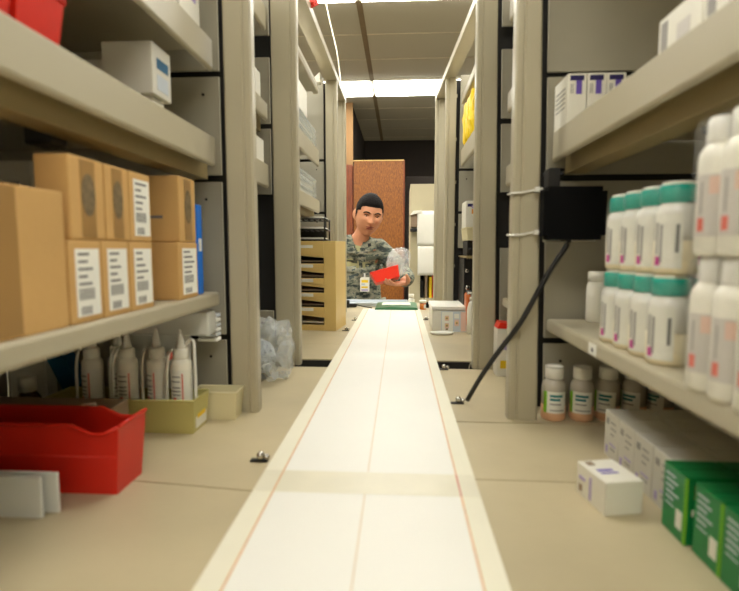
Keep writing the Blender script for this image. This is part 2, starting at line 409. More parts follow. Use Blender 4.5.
for (a, _), (b, mi) in zip(xs, xs[1:]):
    vs = [bm.verts.new(p) for p in ((a, .527, .9302), (b, .527, .9302), (b, .58, .9302), (a, .58, .9302))]
    bm.faces.new(vs).material_index = 5 if (mi == 2 and a > 0) else (2 if mi == 2 else 4)
for q in (((-.163, -.4), (-.163, 2.22)), ((.0895, -.4), (.0895, 2.22)), ((-.163, -.4), (.0895, -.4)), ((-.163, 2.22), (.0895, 2.22))):
    (ax, ay), (bx, by) = q
    bm.faces.new([bm.verts.new(p) for p in ((ax, ay, .93), (bx, by, .93), (bx, by, .9155), (ax, ay, .9155))]).material_index = 1
part('belt', bm, ['belt', 'beltedge', 'beltline', 'beltline2', 'belttape', 'tapered'], t)
bm = bmesh.new(); box(bm, -.160, .0865, -.39, 2.21, .9155, .9285, bev=.002); part('belt_bed', bm, 'cream', t)
def bolt(x, y, label):
    t = root('chrome_bolt', label, 'bolt', (x, y, CTR), group='chrome bolts along the belt')
    bm = bmesh.new(); box(bm, -.013, .011, -.004, .006, 0, .0022, bev=.0008); part('base_plate', bm, 'black', t, local=True)
    bm = bmesh.new(); ball(bm, (.001, .001, .0075), .0058); ball(bm, (.009, .001, .006), .0042); part('bolt_head', bm, 'chrome', t, local=True)
    return t
b0 = bolt(-.186, .637, 'chrome bolt with black plate nearest the viewer, left of the belt')
for x, y, l in ((-.185, 1.70, 'chrome bolt on a black plate left of the belt, beside the tan sorter'), (-.176, 1.95, 'farthest chrome bolt left of the belt, behind the tan sorter'),
                (.108, .905, 'chrome bolt right of the belt at the foot of the black cable'), (.104, 1.162, 'chrome bolt right of the belt at the edge of the dark counter gap'), (.103, 1.98, 'farthest chrome bolt right of the belt, beside the white box')):
    dup(b0, (x, y, CTR), None, l)

# ------------------------------------------------------------------ left: cardboard boxes
def carton(x0, x1, y0, y1, z0, z1, label, face=-1, style='label', mat_='card', group=None, seam=False):
    """face = -1: printed side looks to +x (left shelves)"""
    t = root('cardboard_box', label, 'box', ((x0+x1)/2, (y0+y1)/2, z0), group=group)
    bm = bmesh.new(); box(bm, x0, x1, y0, y1, z0, z1, bev=.0018); part('carton', bm, mat_, t)
    h = z1-z0; d = y1-y0; xf = x1
    if style == 'stamp':
        part('tape', rects((xf, y0, z0), (0, 1, 0), (0, 0, 1), [(d*.3, d*.72, h*.03, h*.97, 0)]), 'tape', t)
        bm = bmesh.new(); pts = [(y0+d*.51+d*.2*math.cos(a*PI/12), z0+h*.55+h*.26*math.sin(a*PI/12)) for a in range(24)]
        prism(bm, pts, 0, xf+.0004, xf+.0007); part('stamp', bm, 'stamp', t)
    if style == 'label':
        it = [(d*.18, d*.92, h*.08, h*.9, 0)]
        for k in range(5): it.append((d*.26, d*(.5+.3*random.random()), h*(.82-.09*k), h*(.85-.09*k), 1))
        k = 0; u = d*.26
        while u < d*.7: it.append((u, u+d*.035, h*.28, h*.42, 1)); u += d*.07
        u = d*.3
        while u < d*.62: it.append((u, u+d*.035, h*.1, h*.2, 1)); u += d*.07
        part('shipping_label', rects((xf, y0, z0), (0, 1, 0), (0, 0, 1), it), ['paper', 'ink'], t)
    if style == 'bigtape':
        part('tape', rects((xf, y0, z0), (0, 1, 0), (0, 0, 1), [(d*.32, d*.62, h*.02, h*.99, 0)]), 'tape', t)
    if seam:
        part('printed_line', rects((x1, y0, z0), (-1, 0, 0), (0, 0, 1), [(.008, .02, h*.35, h*.37, 0)]), 'ink', t) if False else None
    return t
ZS = 1.125
carton(-.60, -.315, .30, .456, ZS, 1.252, 'large brown cardboard box cut by the left edge of the photo', style='bigtape')
carton(-.365, -.315, .459, .511, ZS, 1.2075, 'lower-row cardboard box beside the large box, with a torn white label')
carton(-.44, -.315, .513, .565, ZS, 1.2075, 'second lower-row cardboard box from the large box, with white label')
carton(-.44, -.315, .567, .622, ZS, 1.2075, 'third lower-row cardboard box from the large box, with white label')
carton(-.43, -.315, .697, .764, ZS, 1.208, 'rightmost lower-row cardboard box, in front of the blue binder')
carton(-.35, -.315, .466, .522, 1.208, 1.29, 'upper cardboard box with oval grey stamp nearest the large box', style='stamp')
carton(-.35, -.315, .524, .571, 1.208, 1.29, 'second upper cardboard box with oval grey stamp', style='stamp')
carton(-.35, -.315, .573, .622, 1.208, 1.29, 'upper cardboard box with a white barcode label')
c4 = carton(-.43, -.315, .705, .762, 1.2085, 1.303, 'rightmost upper cardboard box with a faint oval stamp and white corner label', style='stamp')
part('corner_label', rects((-.375, .705, 1.2085), (1, 0, 0), (0, 0, 1), [(0, .012, .07, .092, 0)]), 'paper', c4)
part('printed_line', rects((-.36, .705, 1.2085), (1, 0, 0), (0, 0, 1), [(0, .02, .034, .038, 0)]), 'ink', c4)
t = root('white_carton', 'dim white carton with grey lettering behind the large cardboard box', 'box', (-.6, .7, ZS))
bm = bmesh.new(); box(bm, -.66, -.50, .66, .76, ZS, 1.318, bev=.002); part('carton', bm, 'greycard', t)
part('lettering', rects((-.66, .66, ZS), (1, 0, 0), (0, 0, 1), [(.02+.022*i, .034+.022*i, .145, .165, 0) for i in range(6)]+[(.02, .14, .12, .128, 0), (.02, .12, .1, .106, 0)]), 'ink', t)
t = root('ring_binder', 'upright blue binder at the end of the cardboard boxes', 'binder', (-.36, .785, ZS))
bm = bmesh.new(); box(bm, -.44, -.318, .772, .794, ZS+.001, 1.268, bev=.002); part('cover', bm, 'blue', t)
part('spine_label', rects((-.318, .772, ZS), (0, 1, 0), (0, 0, 1), [(.006, .016, .07, .09, 0)]), 'label', t)

# upper left shelves
t = root('grey_carton', 'grey-white carton with blue print on the second left shelf', 'box', (-.365, .7, 1.402))
bm = bmesh.new(); box(bm, -.4, -.33, .672, .726, 1.4065, 1.474, bev=.0015); part('carton', bm, 'greycard', t)
part('print', rects((-.33, .672, 1.4065), (0, 1, 0), (0, 0, 1), [(.012, .046, .036, .05, 0), (.012, .044, .008, .028, 1)]), ['navyb', 'bluegrey'], t)
bm = bmesh.new(); box(bm, -.392, -.336, .68, .715, 1.381, 1.4062, bev=.0015); solo('white_carton', bm, 'white', 'small white carton under the grey carton with blue print', 'box')
bm = bmesh.new(); box(bm, -.47, -.41, .70, .76, 1.381, 1.462, bev=.0015); solo('grey_carton', bm, 'greycard', 'plain dim grey carton behind the grey carton with blue print', 'box')
t = root('white_carton', 'white carton with lilac print on the highest left shelf', 'box', (-.36, .79, 1.538))
bm = bmesh.new(); box(bm, -.4, -.325, .752, .829, 1.538, 1.64, bev=.0015); part('carton', bm, 'white', t)
part('print', rects((-.325, .752, 1.538), (0, 1, 0), (0, 0, 1), [(.01, .03, .05, .09, 0), (.04, .06, .045, .06, 0)]), 'lilac', t)
def hopper_bin(name, label, L, W, H, m, loc, rz, group=None, lip=.008):
    """open shelf bin, long axis +x (hopper front at +x), flared rim"""
    t = root(name, label, 'bin', loc, rz, group=group)
    bm = bmesh.new(); th = .0022
    def ring(x0, x1, w, z, f=0): return [(x0, -w/2, z), (x1, -w/2, z), (x1, w/2, z), (x0, w/2, z)]
    lo = ring(0, L-.006, W*.9, 0)
    zf = H*.97; cut = H*.88
    up = [(-.002, -W/2, H), (L*.80, -W/2, H), (L*.88, -W/2, cut), (L*.94, -W/2, cut), (L+.001, -W/2, H*.99), (L+.001, W/2, H*.99), (L*.94, W/2, cut), (L*.88, W/2, cut), (L*.80, W/2, H), (-.002, W/2, H)]
    up = [Vector(p) for p in up]
    def lowpt(p, z):
        s = .9
        return Vector((max(0, min(p.x, L-.006)) if p.x < L else L-.006, p.y*s, z))
    lowv = [lowpt(p, 0) for p in up]
    cen = Vector((L/2, 0, 0))
    def inset(p, d): return Vector((p.x-(d if p.x > L*.9 and p.x >= L-.02 else (-d if p.x < .01 else 0)), p.y-(d if p.y > 0 else -d), p.z))
    A = [bm.verts.new(p) for p in lowv]; B = [bm.verts.new(p) for p in up]
    Ci = [bm.verts.new(inset(p, th)) for p in up]; Di = [bm.verts.new(inset(p, th)+V(0, 0, th)) for p in lowv]
    n = len(up)
    for i in range(n):
        j = (i+1) % n
        bm.faces.new((A[i], A[j], B[j], B[i])); bm.faces.new((B[i], B[j], Ci[j], Ci[i])); bm.faces.new((Ci[i], Ci[j], Di[j], Di[i]))
    bm.faces.new(A[::-1]); bm.faces.new(Di)
    part('bin_body', bm, m, t, local=True)
    # rolled rim along both long sides
    bm = bmesh.new()
    for s in (-1, 1):
        path = [up[i] for i in (0, 1, 2, 3, 4)] if s < 0 else [up[i] for i in (9, 8, 7, 6, 5)]
        tube(bm, [p+V(0, s*.001, 0) for p in path], .0022, n=8)
    tube(bm, [up[4], up[5]], .0022, n=8)
    tube(bm, [(0, -W/2*.965, H*.55), (L-.005, -W/2*.965, H*.55)], .0012, n=6)
    part('rim', bm, m, t, local=True)
    return t
hopper_bin('shelf_bin', 'large red shelf bin on the near left counter', .27, .062, .083, 'red', (-.590, .565, CTR), 0)
for y, l in ((.4475, 'red shelf bin on the upper left shelf, the one farther from the viewer'), (.3855, 'red shelf bin on the upper left shelf, cut by the photo corner')):
    hopper_bin('shelf_bin', l, .132, .058, .05, 'red', (-.450, y, 1.381), 0, group='red bins on the upper left shelf')

# foot of near left bay
def lidless_tray(name, label, x0, x1, y0, y1, z0, z1, m, flare=.004, taper=.004, cat='tray', t_=.002):
    t = root(name, label, cat, ((x0+x1)/2, (y0+y1)/2, z0)); bm = bmesh.new()
    L = [(x0+taper, y0+taper, z0), (x1-taper, y0+taper, z0), (x1-taper, y1-taper, z0), (x0+taper, y1-taper, z0)]
    U = [(x0, y0, z1), (x1, y0, z1), (x1, y1, z1), (x0, y1, z1)]
    Ui = [(x0+t_, y0+t_, z1), (x1-t_, y0+t_, z1), (x1-t_, y1-t_, z1), (x0+t_, y1-t_, z1)]
    Li = [(p[0]+(t_ if p[0] < (x0+x1)/2 else -t_), p[1]+(t_ if p[1] < (y0+y1)/2 else -t_), z0+t_) for p in L]
    R = [[bm.verts.new(p) for p in r] for r in (L, U, Ui, Li)]
    for a, b in zip(R, R[1:]):
        for i in range(4): bm.faces.new((a[i], a[(i+1) % 4], b[(i+1) % 4], b[i]))
    bm.faces.new(R[0][::-1]); bm.faces.new(R[3]); part('tray_body', bm, m, t)
    bm = bmesh.new(); tube(bm, [Vector(p) for p in U+[U[0]]], .0018, n=8); part('rim', bm, m, t)
    return t
yb = lidless_tray('bottle_tray', 'olive-cream tray full of nozzle bottles on the left counter', -.548, -.312, .724, .785, CTR, .968, 'olive')
part('tray_label', rects((-.3146, .728, CTR), (0, 1, 0), (0, 0, 1), [(.008, .05, .006, .046, 0), (.014, .046, .02, .034, 1), (.014, .04, .036, .04, 2)]), ['label', 'yellowp', 'lilac'], yb)
lidless_tray('empty_tray', 'small empty cream tray beside the first left post', -.345, -.268, .79, .832, CTR, .962, 'cream')
def nozzle_bottle(label, loc, rz, clip):
    t = root('nozzle_bottle', label, 'bottle', loc, rz, group=None)
    bm = bmesh.new(); lathe(bm, [(.0125, 0), (.0148, .002), (.0148, .108), (.0135, .114), (.009, .118), (.009, .12)], n=24)
    part('bottle_body', bm, 'bottlew', t, local=True)
    bm = bmesh.new(); lathe(bm, [(.011, .117), (.0115, .119), (.0115, .131), (.0095, .134)], n=24); part('collar', bm, 'bottlew', t, local=True)
    bm = bmesh.new(); lathe(bm, [(.008, .134), (.0062, .142), (.0022, .163), (.0012, .165)], n=16); part('nozzle', bm, 'bottlec', t, local=True)
    bm = bmesh.new()
    lathe(bm, [(.01515, .03), (.01515, .1)], n=16, cap=False, arc=(-PI*.85, PI*.1), mi=0)
    for k, z in enumerate((.088, .08, .07, .064, .058, .05)):
        lathe(bm, [(.0153, z), (.0153, z+.0018)], n=8, cap=False, arc=(-PI*(.78 if k % 2 else .72), -PI*.45), mi=1)
    lathe(bm, [(.0153, .044), (.0153, .054)], n=6, cap=False, arc=(-PI*.68, -PI*.58), mi=2)
    lathe(bm, [(.0153, .034), (.0153, .094)], n=4, cap=False, arc=(-PI*.4, -PI*.36), mi=3)
    part('bottle_label', bm, ['label', 'ink', 'redp', 'pinkp'], t, local=True)
    bm = bmesh.new()
    tube(bm, spline([(-.008, -.012, .134), (-.013, -.012, .128), (-.017, -.013, .1), (-.0185, -.012, .05), (-.0185, -.01, .006)], 5), .0022, n=8)
    part('tube', bm, 'bottlec', t, local=True)
    if clip:
        bm = bmesh.new(); ball(bm, (-.014, -.006, .123), .0055, sc=(.8, 1, 1.4)); part('cap_tag', bm, 'pinkp', t, local=True, label='red cap tag')
    t.scale = (1.04, 1.04, .945)
    return t
ZB = .9175
n1 = nozzle_bottle('rightmost white nozzle bottle in the olive tray, with a looped tube', (-.342, .752, ZB), .1, True)
bm = bmesh.new(); tube(bm, spline([(.004, .004, .132), (.012, .004, .146), (.019, .002, .144), (.0205, 0, .12), (.0205, 0, .03)], 6), .0024, n=8); part('looped_tube', bm, 'bottlec', n1, local=True)
n2 = nozzle_bottle('second white nozzle bottle from the right in the olive tray', (-.383, .757, ZB), -.3, False)
for x, y, r, l in ((-.428, .750, .2, 'third white nozzle bottle from the right in the olive tray'), (-.452, .766, .9, 'white nozzle bottle tucked behind, between the middle bottles of the olive tray'),
                   (-.484, .748, -.2, 'leftmost white nozzle bottle, next to the dark blue panel')):
    dup(n2, (x, y, ZB), r, l)
bm = bmesh.new(); prism(bm, [(-.551, CTR), (-.519, CTR), (-.594, 1.07), (-.626, 1.07)], 1, .80, .83)
solo('blue_folder', bm, 'navyb', 'dark blue panel leaning behind the red bin', 'folder')
bm = bmesh.new(); box(bm, -.70, -.63, .84, .868, CTR, 1.06, bev=.002); solo('white_carton', bm, 'white', 'upright white carton behind the dark blue panel', 'box')
t = root('medicine_bottle', 'small brown bottle with white cap behind the red bin', 'bottle', (-.60, .757, CTR))
bm = bmesh.new(); lathe(bm, [(.017, 0), (.018, .002), (.018, .042), (.012, .052), (.011, .056)]); part('bottle_body', bm, 'brownb', t, local=True)
bm = bmesh.new(); lathe(bm, [(.013, .055), (.013, .076), (.011, .078)]); part('cap', bm, 'bottlew', t, local=True)
t = root('paper_stack', 'brownish papers lying behind the large red bin', 'papers', (-.5, .66, CTR))
bm = bmesh.new(); box(bm, -.60, -.40, .612, .70, CTR, .978, bev=.002); part('stack', bm, 'brown', t)
bm = bmesh.new(); prism(bm, [(-.44, .9785), (-.402, .9785), (-.404, .995), (-.42, .993)], 1, .625, .627); part('white_corner', bm, 'paper', t, label='white paper corner')
for x1, y, l, hh in ((-.376, .482, 'frosted plastic divider in front of the red bin, the nearer', .045), (-.366, .494, 'frosted plastic divider touching the red bin, the farther', .045)):
    t = root('plastic_divider', l, 'divider', (x1-.12, y, CTR)); bm = bmesh.new()
    box(bm, x1-.25, x1, y, y+.004, CTR, CTR+hh, bev=.001); part('plate', bm, 'frost', t)
bm = bmesh.new(); box(bm, -.46, -.315, .80, .835, 1.055, 1.094, bev=.003); box(bm, -.46, -.36, .812, .835, CTR, 1.055, bev=.002)
solo('frosted_box', bm, 'frost', 'frosted plastic box under the left shelf, behind the nozzle bottles', 'box')
t = root('folded_leaflets', 'folded leaflets beside the frosted plastic box by the left post', 'papers', (-.33, .86, 1.0)); bm = bmesh.new()
for k in range(6): box(bm, -.352+.001*k, -.318, .842, .866, 1.037+.0085*k, 1.043+.0085*k, bev=.001, mi=k % 2)
part('leaflets', bm, ['paper', 'bluegrey'], t)
bm = bmesh.new(); box(bm, -.36, -.315, .845, .868, 1.268, 1.29, bev=.002); solo('yellow_packet', bm, 'yellowp', 'small yellow packet above the blue binder', 'packet') if False else bm.free()

# left middle and far bays
def small_box(x0, x1, y0, y1, z0, z1, m, label, cat='box', name='white_carton', prints=None, pm=None):
    t = root(name, label, cat, ((x0+x1)/2, (y0+y1)/2, z0)); bm = bmesh.new(); box(bm, x0, x1, y0, y1, z0, z1, bev=.0015); part('carton', bm, m, t)
    if prints: part('print', prints, pm, t)
    return t
small_box(-.42, -.316, 1.0, 1.15, 1.531, 1.592, 'white', 'white carton on the middle left shelf seen between the first two left posts')
small_box(-.42, -.314, .98, 1.16, 1.391, 1.446, 'white', 'white carton on the lower shelf between the first two left posts')
small_box(-.42, -.314, 1.0, 1.15, 1.746, 1.8, 'white', 'white carton on the top shelf between the first two left posts')
def crumple(name, label, cat, c, sz, m, seed=0, amp=.25, sub=4, box_=False, hf=.25):
    bm = bmesh.new(); bmesh.ops.create_icosphere(bm, subdivisions=sub, radius=1)
    for v in bm.verts:
        p = v.co.normalized()
        if box_:
            k = 1/max(abs(p.x), abs(p.y), abs(p.z)); p = p.lerp(p*k, .55)
        n = noise.noise(p*2.2+V(seed, 0, 0))+.6*abs(noise.noise(p*5+V(0, seed, 0)))+hf*noise.noise(p*11+V(seed, seed, 0))
        p = p*(1+amp*n)
        v.co = Vector((c[0]+p.x*sz[0], c[1]+p.y*sz[1], c[2]+p.z*sz[2]))
    zmin = c[2]-sz[2]
    for v in bm.verts: v.co.z = max(v.co.z, zmin)
    for f in bm.faces: f.smooth = False
    return bm
t = root('plastic_bag', 'crumpled clear plastic bag at the foot of the second left post', 'bag', (-.29, 1.06, CTR))
part('bag_film', crumple('', '', '', (-.292, 1.065, CTR+.06), (.05, .06, .06), 0, seed=3, amp=.40, box_=True, sub=4, hf=.2), 'bag', t)
part('contents', crumple('', '', '', (-.30, 1.075, CTR+.045), (.024, .03, .036), 0, seed=9, amp=.2, sub=3), 'bluegrey', t)
# white sheet and triangle on the far left top shelf
bm = bmesh.new(); prism(bm, [(-.335, 1.3), (-.294, 1.3), (-.294, 1.80), (-.31, 1.78), (-.33, 1.6)], 2, 1.766, 1.778); solo('folded_plastic_sheet', bm, 'paper', 'long white sheet on the top shelf of the far left unit', 'sheet')
bm = bmesh.new(); prism(bm, [(-.33, 1.786), (-.286, 1.79), (-.289, 1.822)], 1, 1.83, 1.865); solo('white_packet', bm, 'paper', 'white triangular packet next to the third left post near its top', 'packet')
for vv in ((1.5445, 1.61, 'stack of clear plastic boxes on the upper far left shelf'), (1.3675, 1.44, 'stack of clear plastic boxes on the lower far left shelf, above the black trays')):
    t = root('clear_box_stack', vv[2], 'plastic boxes', (-.33, 1.6, vv[0])); h = (vv[1]-vv[0])/3
    for k in range(3):
        bm = bmesh.new(); box(bm, -.38, -.298, 1.42, 1.79, vv[0]+h*k+.0005, vv[0]+h*(k+1)-.002, bev=.003); box(bm, -.382, -.296, 1.418, 1.792, vv[0]+h*(k+1)-.006, vv[0]+h*(k+1)-.001, bev=.001)
        part('clear_box', bm, 'clearbin', t)
    bm = bmesh.new(); box(bm, -.37, -.306, 1.44, 1.76, vv[0]+.004, vv[1]-.012); part('contents', bm, 'white', t)
t = small_box(-.36, -.297, 1.48, 1.62, 1.612, 1.69, 'white', 'white carton with a black mark on top of the upper clear boxes',
      prints=rects((-.35, 1.4798, 1.612), (1, 0, 0), (0, 0, 1), [(.03, .042, .04, .056, 0)]), pm='ink')
t = root('letter_tray', 'black wire letter trays stacked behind the tan sorter', 'letter tray', (-.33, 1.75, 1.224))
bm = bmesh.new()
for k in range(3):
    z = 1.228+.036*k
    for y in (1.735, 1.86): tube(bm, [(-.42, y, z), (-.26, y, z)], .003, n=6)
    for x in (-.42, -.26): tube(bm, [(x, 1.735, z), (x, 1.86, z)], .003, n=6)
    for i in range(9): tube(bm, [(-.42+.02*i, 1.735, z-.002), (-.42+.02*i, 1.86, z-.002)], .0012, n=5)
for x in (-.42, -.262): tube(bm, [(x, 1.74, 1.226), (x, 1.74, 1.305)], .003, n=6); tube(bm, [(x, 1.86, 1.226), (x, 1.86, 1.305)], .003, n=6)
part('wire_frame', bm, 'black', t)
for k in range(3):
    bm = bmesh.new(); box(bm, -.415, -.268, 1.738, 1.856, 1.2315+.036*k, 1.237+.036*k, bev=.001); part('paper_sheets', bm, 'paper', t)

# tan sorter
t = root('mail_sorter', 'tan metal pigeonhole sorter on the far left counter', 'sorter', (-.218, 1.692, CTR), math.radians(-7))
W, D, H = .26, .15, .309
fr = .042
zo = [.014+.054*k for k in range(5)]    # openings
bm = bmesh.new()
box(bm, -fr, 0, 0, D, 0, H, bev=.0015); box(bm, -W, -W+.02, 0, D, 0, H, bev=.0015)
box(bm, -W+.02, -fr, D-.004, D, 0, H)
part('cabinet_shell', bm, 'tan', t, local=True)
zz = [(0, .02)]+[(a, b) for a, b in ((.056, .082), (.11, .132), (.16, .182), (.21, .232), (.262, .309))]
ops = [(.02, .056), (.082, .11), (.132, .16), (.182, .21), (.232, .262)]
for a, b in zz:
    bm = bmesh.new(); box(bm, -W+.02, -fr, 0, D-.004, a, a+.004); box(bm, -W+.02, -fr, 0, .003, a, b, bev=.0008)
    part('pigeonhole_shelf', bm, 'tan', t, local=True)
    if a > 0: part('name_strip', rects((-.15, 0, 0), (1, 0, 0), (0, 0, 1), [(0, .07, b-.014 if b < .3 else .285, b-.003 if b < .3 else .295, 0)]), 'paper', t, local=True)
for i, (a, b) in enumerate(ops):
    bm = bmesh.new()
    poly = [(-W+.02, a+.004), (-fr, a+.004), (-fr, b-.012), (-W+.02, b+.002)]
    bm2 = bm; prism(bm2, [(-W+.03, a+.005), (-fr-.006, a+.005), (-fr-.006, a+.009), (-W+.03, a+.013)], 1, .01, D-.01)
    part('papers', bm, 'brown' if i else 'greycard', t, local=True)
    bm = bmesh.new(); prism(bm, [(-fr, b), (-.155, b), (-fr, b-.011)], 1, .0005, .0025); part('gusset', bm, 'tan', t, local=True)
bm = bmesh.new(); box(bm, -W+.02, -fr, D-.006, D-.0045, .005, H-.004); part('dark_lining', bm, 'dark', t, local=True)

# ------------------------------------------------------------------ right: bottles
def rbox(bm, x0, x1, y0, y1, z0, z1, r, seg=4, mi=0): return box(bm, x0, x1, y0, y1, z0, z1, bev=r, seg=seg, mi=mi)
def teal_bottle(label, loc):
    t = root('powder_bottle', label, 'bottle', loc, 0, group='teal-capped powder bottles')
    r = .0198
    bm = bmesh.new()
    lathe(bm, [(r*.9, 0), (r, .003), (r, .034)], mi=1, n=28)
    lathe(bm, [(r, .034), (r, .06), (r*.93, .067), (r*.78, .0705), (r*.78, .072)], n=28)
    part('bottle_body', bm, ['bottlec', 'powder'], t, local=True)
    bm = bmesh.new(); lathe(bm, [(r*.82, .0715), (r*.87, .0725), (r*.87, .0875), (r*.8, .0895)], n=32); part('cap', bm, 'teal', t, local=True)
    bm = bmesh.new(); lathe(bm, [(r*.8, .0893), (r*.74, .0922), (r*.5, .0932)], n=28); part('cap_top', bm, 'bottlew', t, local=True)
    bm = bmesh.new(); A = (-PI*1.02, -PI*.56)
    lathe(bm, [(r+.0004, .006), (r+.0004, .06)], n=18, cap=False, arc=A, mi=0)
    for a, z0, z1, mi in ((-.98, .02, .052, 1), (-.90, .012, .05, 1), (-.66, .022, .05, 2)):
        lathe(bm, [(r+.0007, z0), (r+.0007, z1)], n=4, cap=False, arc=(PI*a, PI*(a+.05)), mi=mi)
    lathe(bm, [(r+.0007, .009), (r+.0007, .018)], n=5, cap=False, arc=(-PI*.98, -PI*.88), mi=3)
    part('bottle_label', bm, ['label', 'ink2', 'ink', 'magenta'], t, local=True)
    return t
rows = ['nearest', 'second', 'third', 'farthest']
tb = None
for lv in (0, 1):
    for c in (0, 1):
        for i in range(4):
            l = 'teal-capped powder bottle, %s of four in the %s, %s layer' % (rows[i], 'aisle-side file' if c == 0 else 'file behind', 'upper' if lv else 'lower')
            loc = (.2785+.0405*c+.003*lv, .532+.0405*i, 1.08+.0935*lv)
            if tb is None: tb = teal_bottle(l, loc)
            else: dup(tb, loc, None, l)
for lv in (0, 1):
    bm = bmesh.new(); rbox(bm, .2578+.003*lv, .3405+.003*lv, .511, .6745, 1.0805+.0935*lv, 1.0805+.0935*lv+.0925, .019)
    solo('shrink_film', bm, 'film', 'clear shrink film around the %s layer of teal-capped bottles' % ('upper' if lv else 'lower'), 'plastic film')
def tall_bottle(label, loc):
    t = root('white_bottle', label, 'bottle', loc, 0, group='tall white capped bottles'); r = .0152
    bm = bmesh.new(); lathe(bm, [(r*.88, 0), (r, .003), (r, .078), (r*.95, .084), (r*.72, .09), (r*.6, .0915)], n=24); part('bottle_body', bm, 'bottlew', t, local=True)
    bm = bmesh.new(); lathe(bm, [(r*.68, .0915), (r*.7, .0925), (r*.66, .110), (r*.55, .1125)], n=20); part('cap', bm, 'bottlec', t, local=True)
    bm = bmesh.new(); lathe(bm, [(r+.0004, .016), (r+.0004, .066)], n=16, cap=False, arc=(-PI*1.05, -PI*.35), mi=0)
    lathe(bm, [(r+.0007, .02), (r+.0007, .031)], n=4, cap=False, arc=(-PI*.98, -PI*.86), mi=1)
    lathe(bm, [(r+.0007, .034), (r+.0007, .060)], n=4, cap=False, arc=(-PI*.94, -PI*.9), mi=2)
    lathe(bm, [(r+.0007, .05), (r+.0007, .064)], n=4, cap=False, arc=(-PI*.8, -PI*.6), mi=3)
    part('bottle_label', bm, ['labelg', 'pinkp', 'ink2', 'peachp'], t, local=True)
    return t
rows5 = ['farthest', 'second farthest', 'middle', 'second nearest', 'nearest']
tb = None
for lv in (0, 1):
    for c in (0, 1):
        for i in range(5):
            l = 'tall white bottle, %s of five in the %s, %s layer' % (rows5[i], 'aisle-side file' if c == 0 else 'file behind', 'upper' if lv else 'lower')
            loc = (.2615+.0312*c, .435-.0312*i, 1.08+.1135*lv)
            if tb is None: tb = tall_bottle(l, loc)
            else: dup(tb, loc, None, l)
for lv in (0, 1):
    bm = bmesh.new(); rbox(bm, .2455, .3085, .294, .4515, 1.0806+.1135*lv, 1.0805+.1135*lv+.1125, .010)
    solo('shrink_film', bm, 'film', 'clear shrink film around the %s layer of tall white bottles' % ('upper' if lv else 'lower'), 'plastic film')
t = root('white_jar', 'plain white jar standing behind the teal-capped bottles', 'jar', (.322, .832, 1.08))
bm = bmesh.new(); lathe(bm, [(.016, 0), (.0175, .002), (.0175, .058), (.0155, .064), (.0155, .066)]); part('jar_body', bm, 'bottlew', t, local=True)
bm = bmesh.new(); lathe(bm, [(.016, .066), (.0162, .08), (.0145, .082)]); part('cap', bm, 'bottlew', t, local=True)
t = root('shelf_tag', 'small white tag on the edge of the lower right shelf', 'tag', (.25, .64, 1.065))
part('tag_card', rects((.2498, .668, 1.062), (0, -1, 0), (0, 0, 1), [(0, .026, 0, .015, 0), (.01, .016, .004, .009, 1)]), ['paper', 'ink'], t)
def peach_bottle(label, loc):
    t = root('suspension_bottle', label, 'bottle', loc, 0, group='white-capped bottles under the lower right shelf'); r = .0198
    bm = bmesh.new(); lathe(bm, [(r*.88, 0), (r, .003), (r, .026)], mi=1, n=28); lathe(bm, [(r, .026), (r, .053), (r*.93, .06), (r*.66, .068), (r*.6, .069)], n=28); part('bottle_body', bm, ['glassg', 'peach'], t, local=True)
    bm = bmesh.new(); lathe(bm, [(r*.7, .069), (r*.74, .07), (r*.74, .085), (r*.68, .087)], n=28); part('cap', bm, 'bottlew', t, local=True)
    bm = bmesh.new(); tube(bm, [(r*.7*math.cos(a*PI/6), r*.7*math.sin(a*PI/6), .0882) for a in range(13)], .0013, n=6); part('cap_ring', bm, 'greycard', t, local=True)
    bm = bmesh.new(); lathe(bm, [(r+.0004, .014), (r+.0004, .05)], n=18, cap=False, arc=(-PI*.86, -PI*.25), mi=0)
    lathe(bm, [(r+.0007, .014), (r+.0007, .05)], n=4, cap=False, arc=(-PI*.86, -PI*.76), mi=1)
    for z0, z1, mi, a in ((.041, .045, 2, .36), (.035, .039, 2, .42), (.028, .0305, 3, .4), (.018, .02, 3, .3)):
        lathe(bm, [(r+.0007, z0), (r+.0007, z1)], n=8, cap=False, arc=(-PI*.68, -PI*a), mi=mi)
    part('bottle_label', bm, ['label', 'greenp', 'tealp', 'ink2'], t, local=True)
    return t
pl = ['leftmost', 'second from left', 'third from left', 'fourth from left', 'rightmost']
pb = None
for i, x in enumerate((.2585, .3045, .348, .391, .434)):
    l = 'peach-filled bottle with white cap and green-edged label, %s in the right counter row' % pl[i]
    loc = (x, .836+.004*(i > 1), CTR)
    if pb is None: pb = peach_bottle(l, loc)
    else: dup(pb, loc, -.25*i, l)

# cartons on the right counter
crn = None
nm = ['nearest', 'second', 'third', 'farthest']
cn = ['aisle-side', 'middle', 'back']
for i, (y0, y1) in enumerate(((.519, .562), (.5635, .606), (.6075, .65), (.6515, .694))):
    for c in range(3):
        x0 = .286+.0535*c; zt = .0645 if i < 3 else .0615
        l = 'grey-white carton on the right counter, %s row of the block, %s' % (nm[i], cn[c])
        if crn is None:
            crn = root('medicine_carton', l, 'carton', (x0, y0, CTR), group='white cartons on the right counter')
            bm = bmesh.new(); box(bm, 0, .052, 0, .0425, 0, .0635, bev=.0009); part('carton', bm, 'greycard', crn, local=True)
            part('print', rects((0, .0425, 0), (0, -1, 0), (0, 0, 1), [(.006, .012, .006, .016, 1), (.006, .014, .046, .054, 0), (.02, .034, .05, .052, 0), (.02, .036, .042, .044, 0), (.02, .03, .034, .036, 0), (.018, .036, .02, .022, 1), (.02, .034, .014, .016, 0)]), ['ink2', 'lilac'], crn, local=True)
        else: dup(crn, (x0, y0, CTR), None, l)
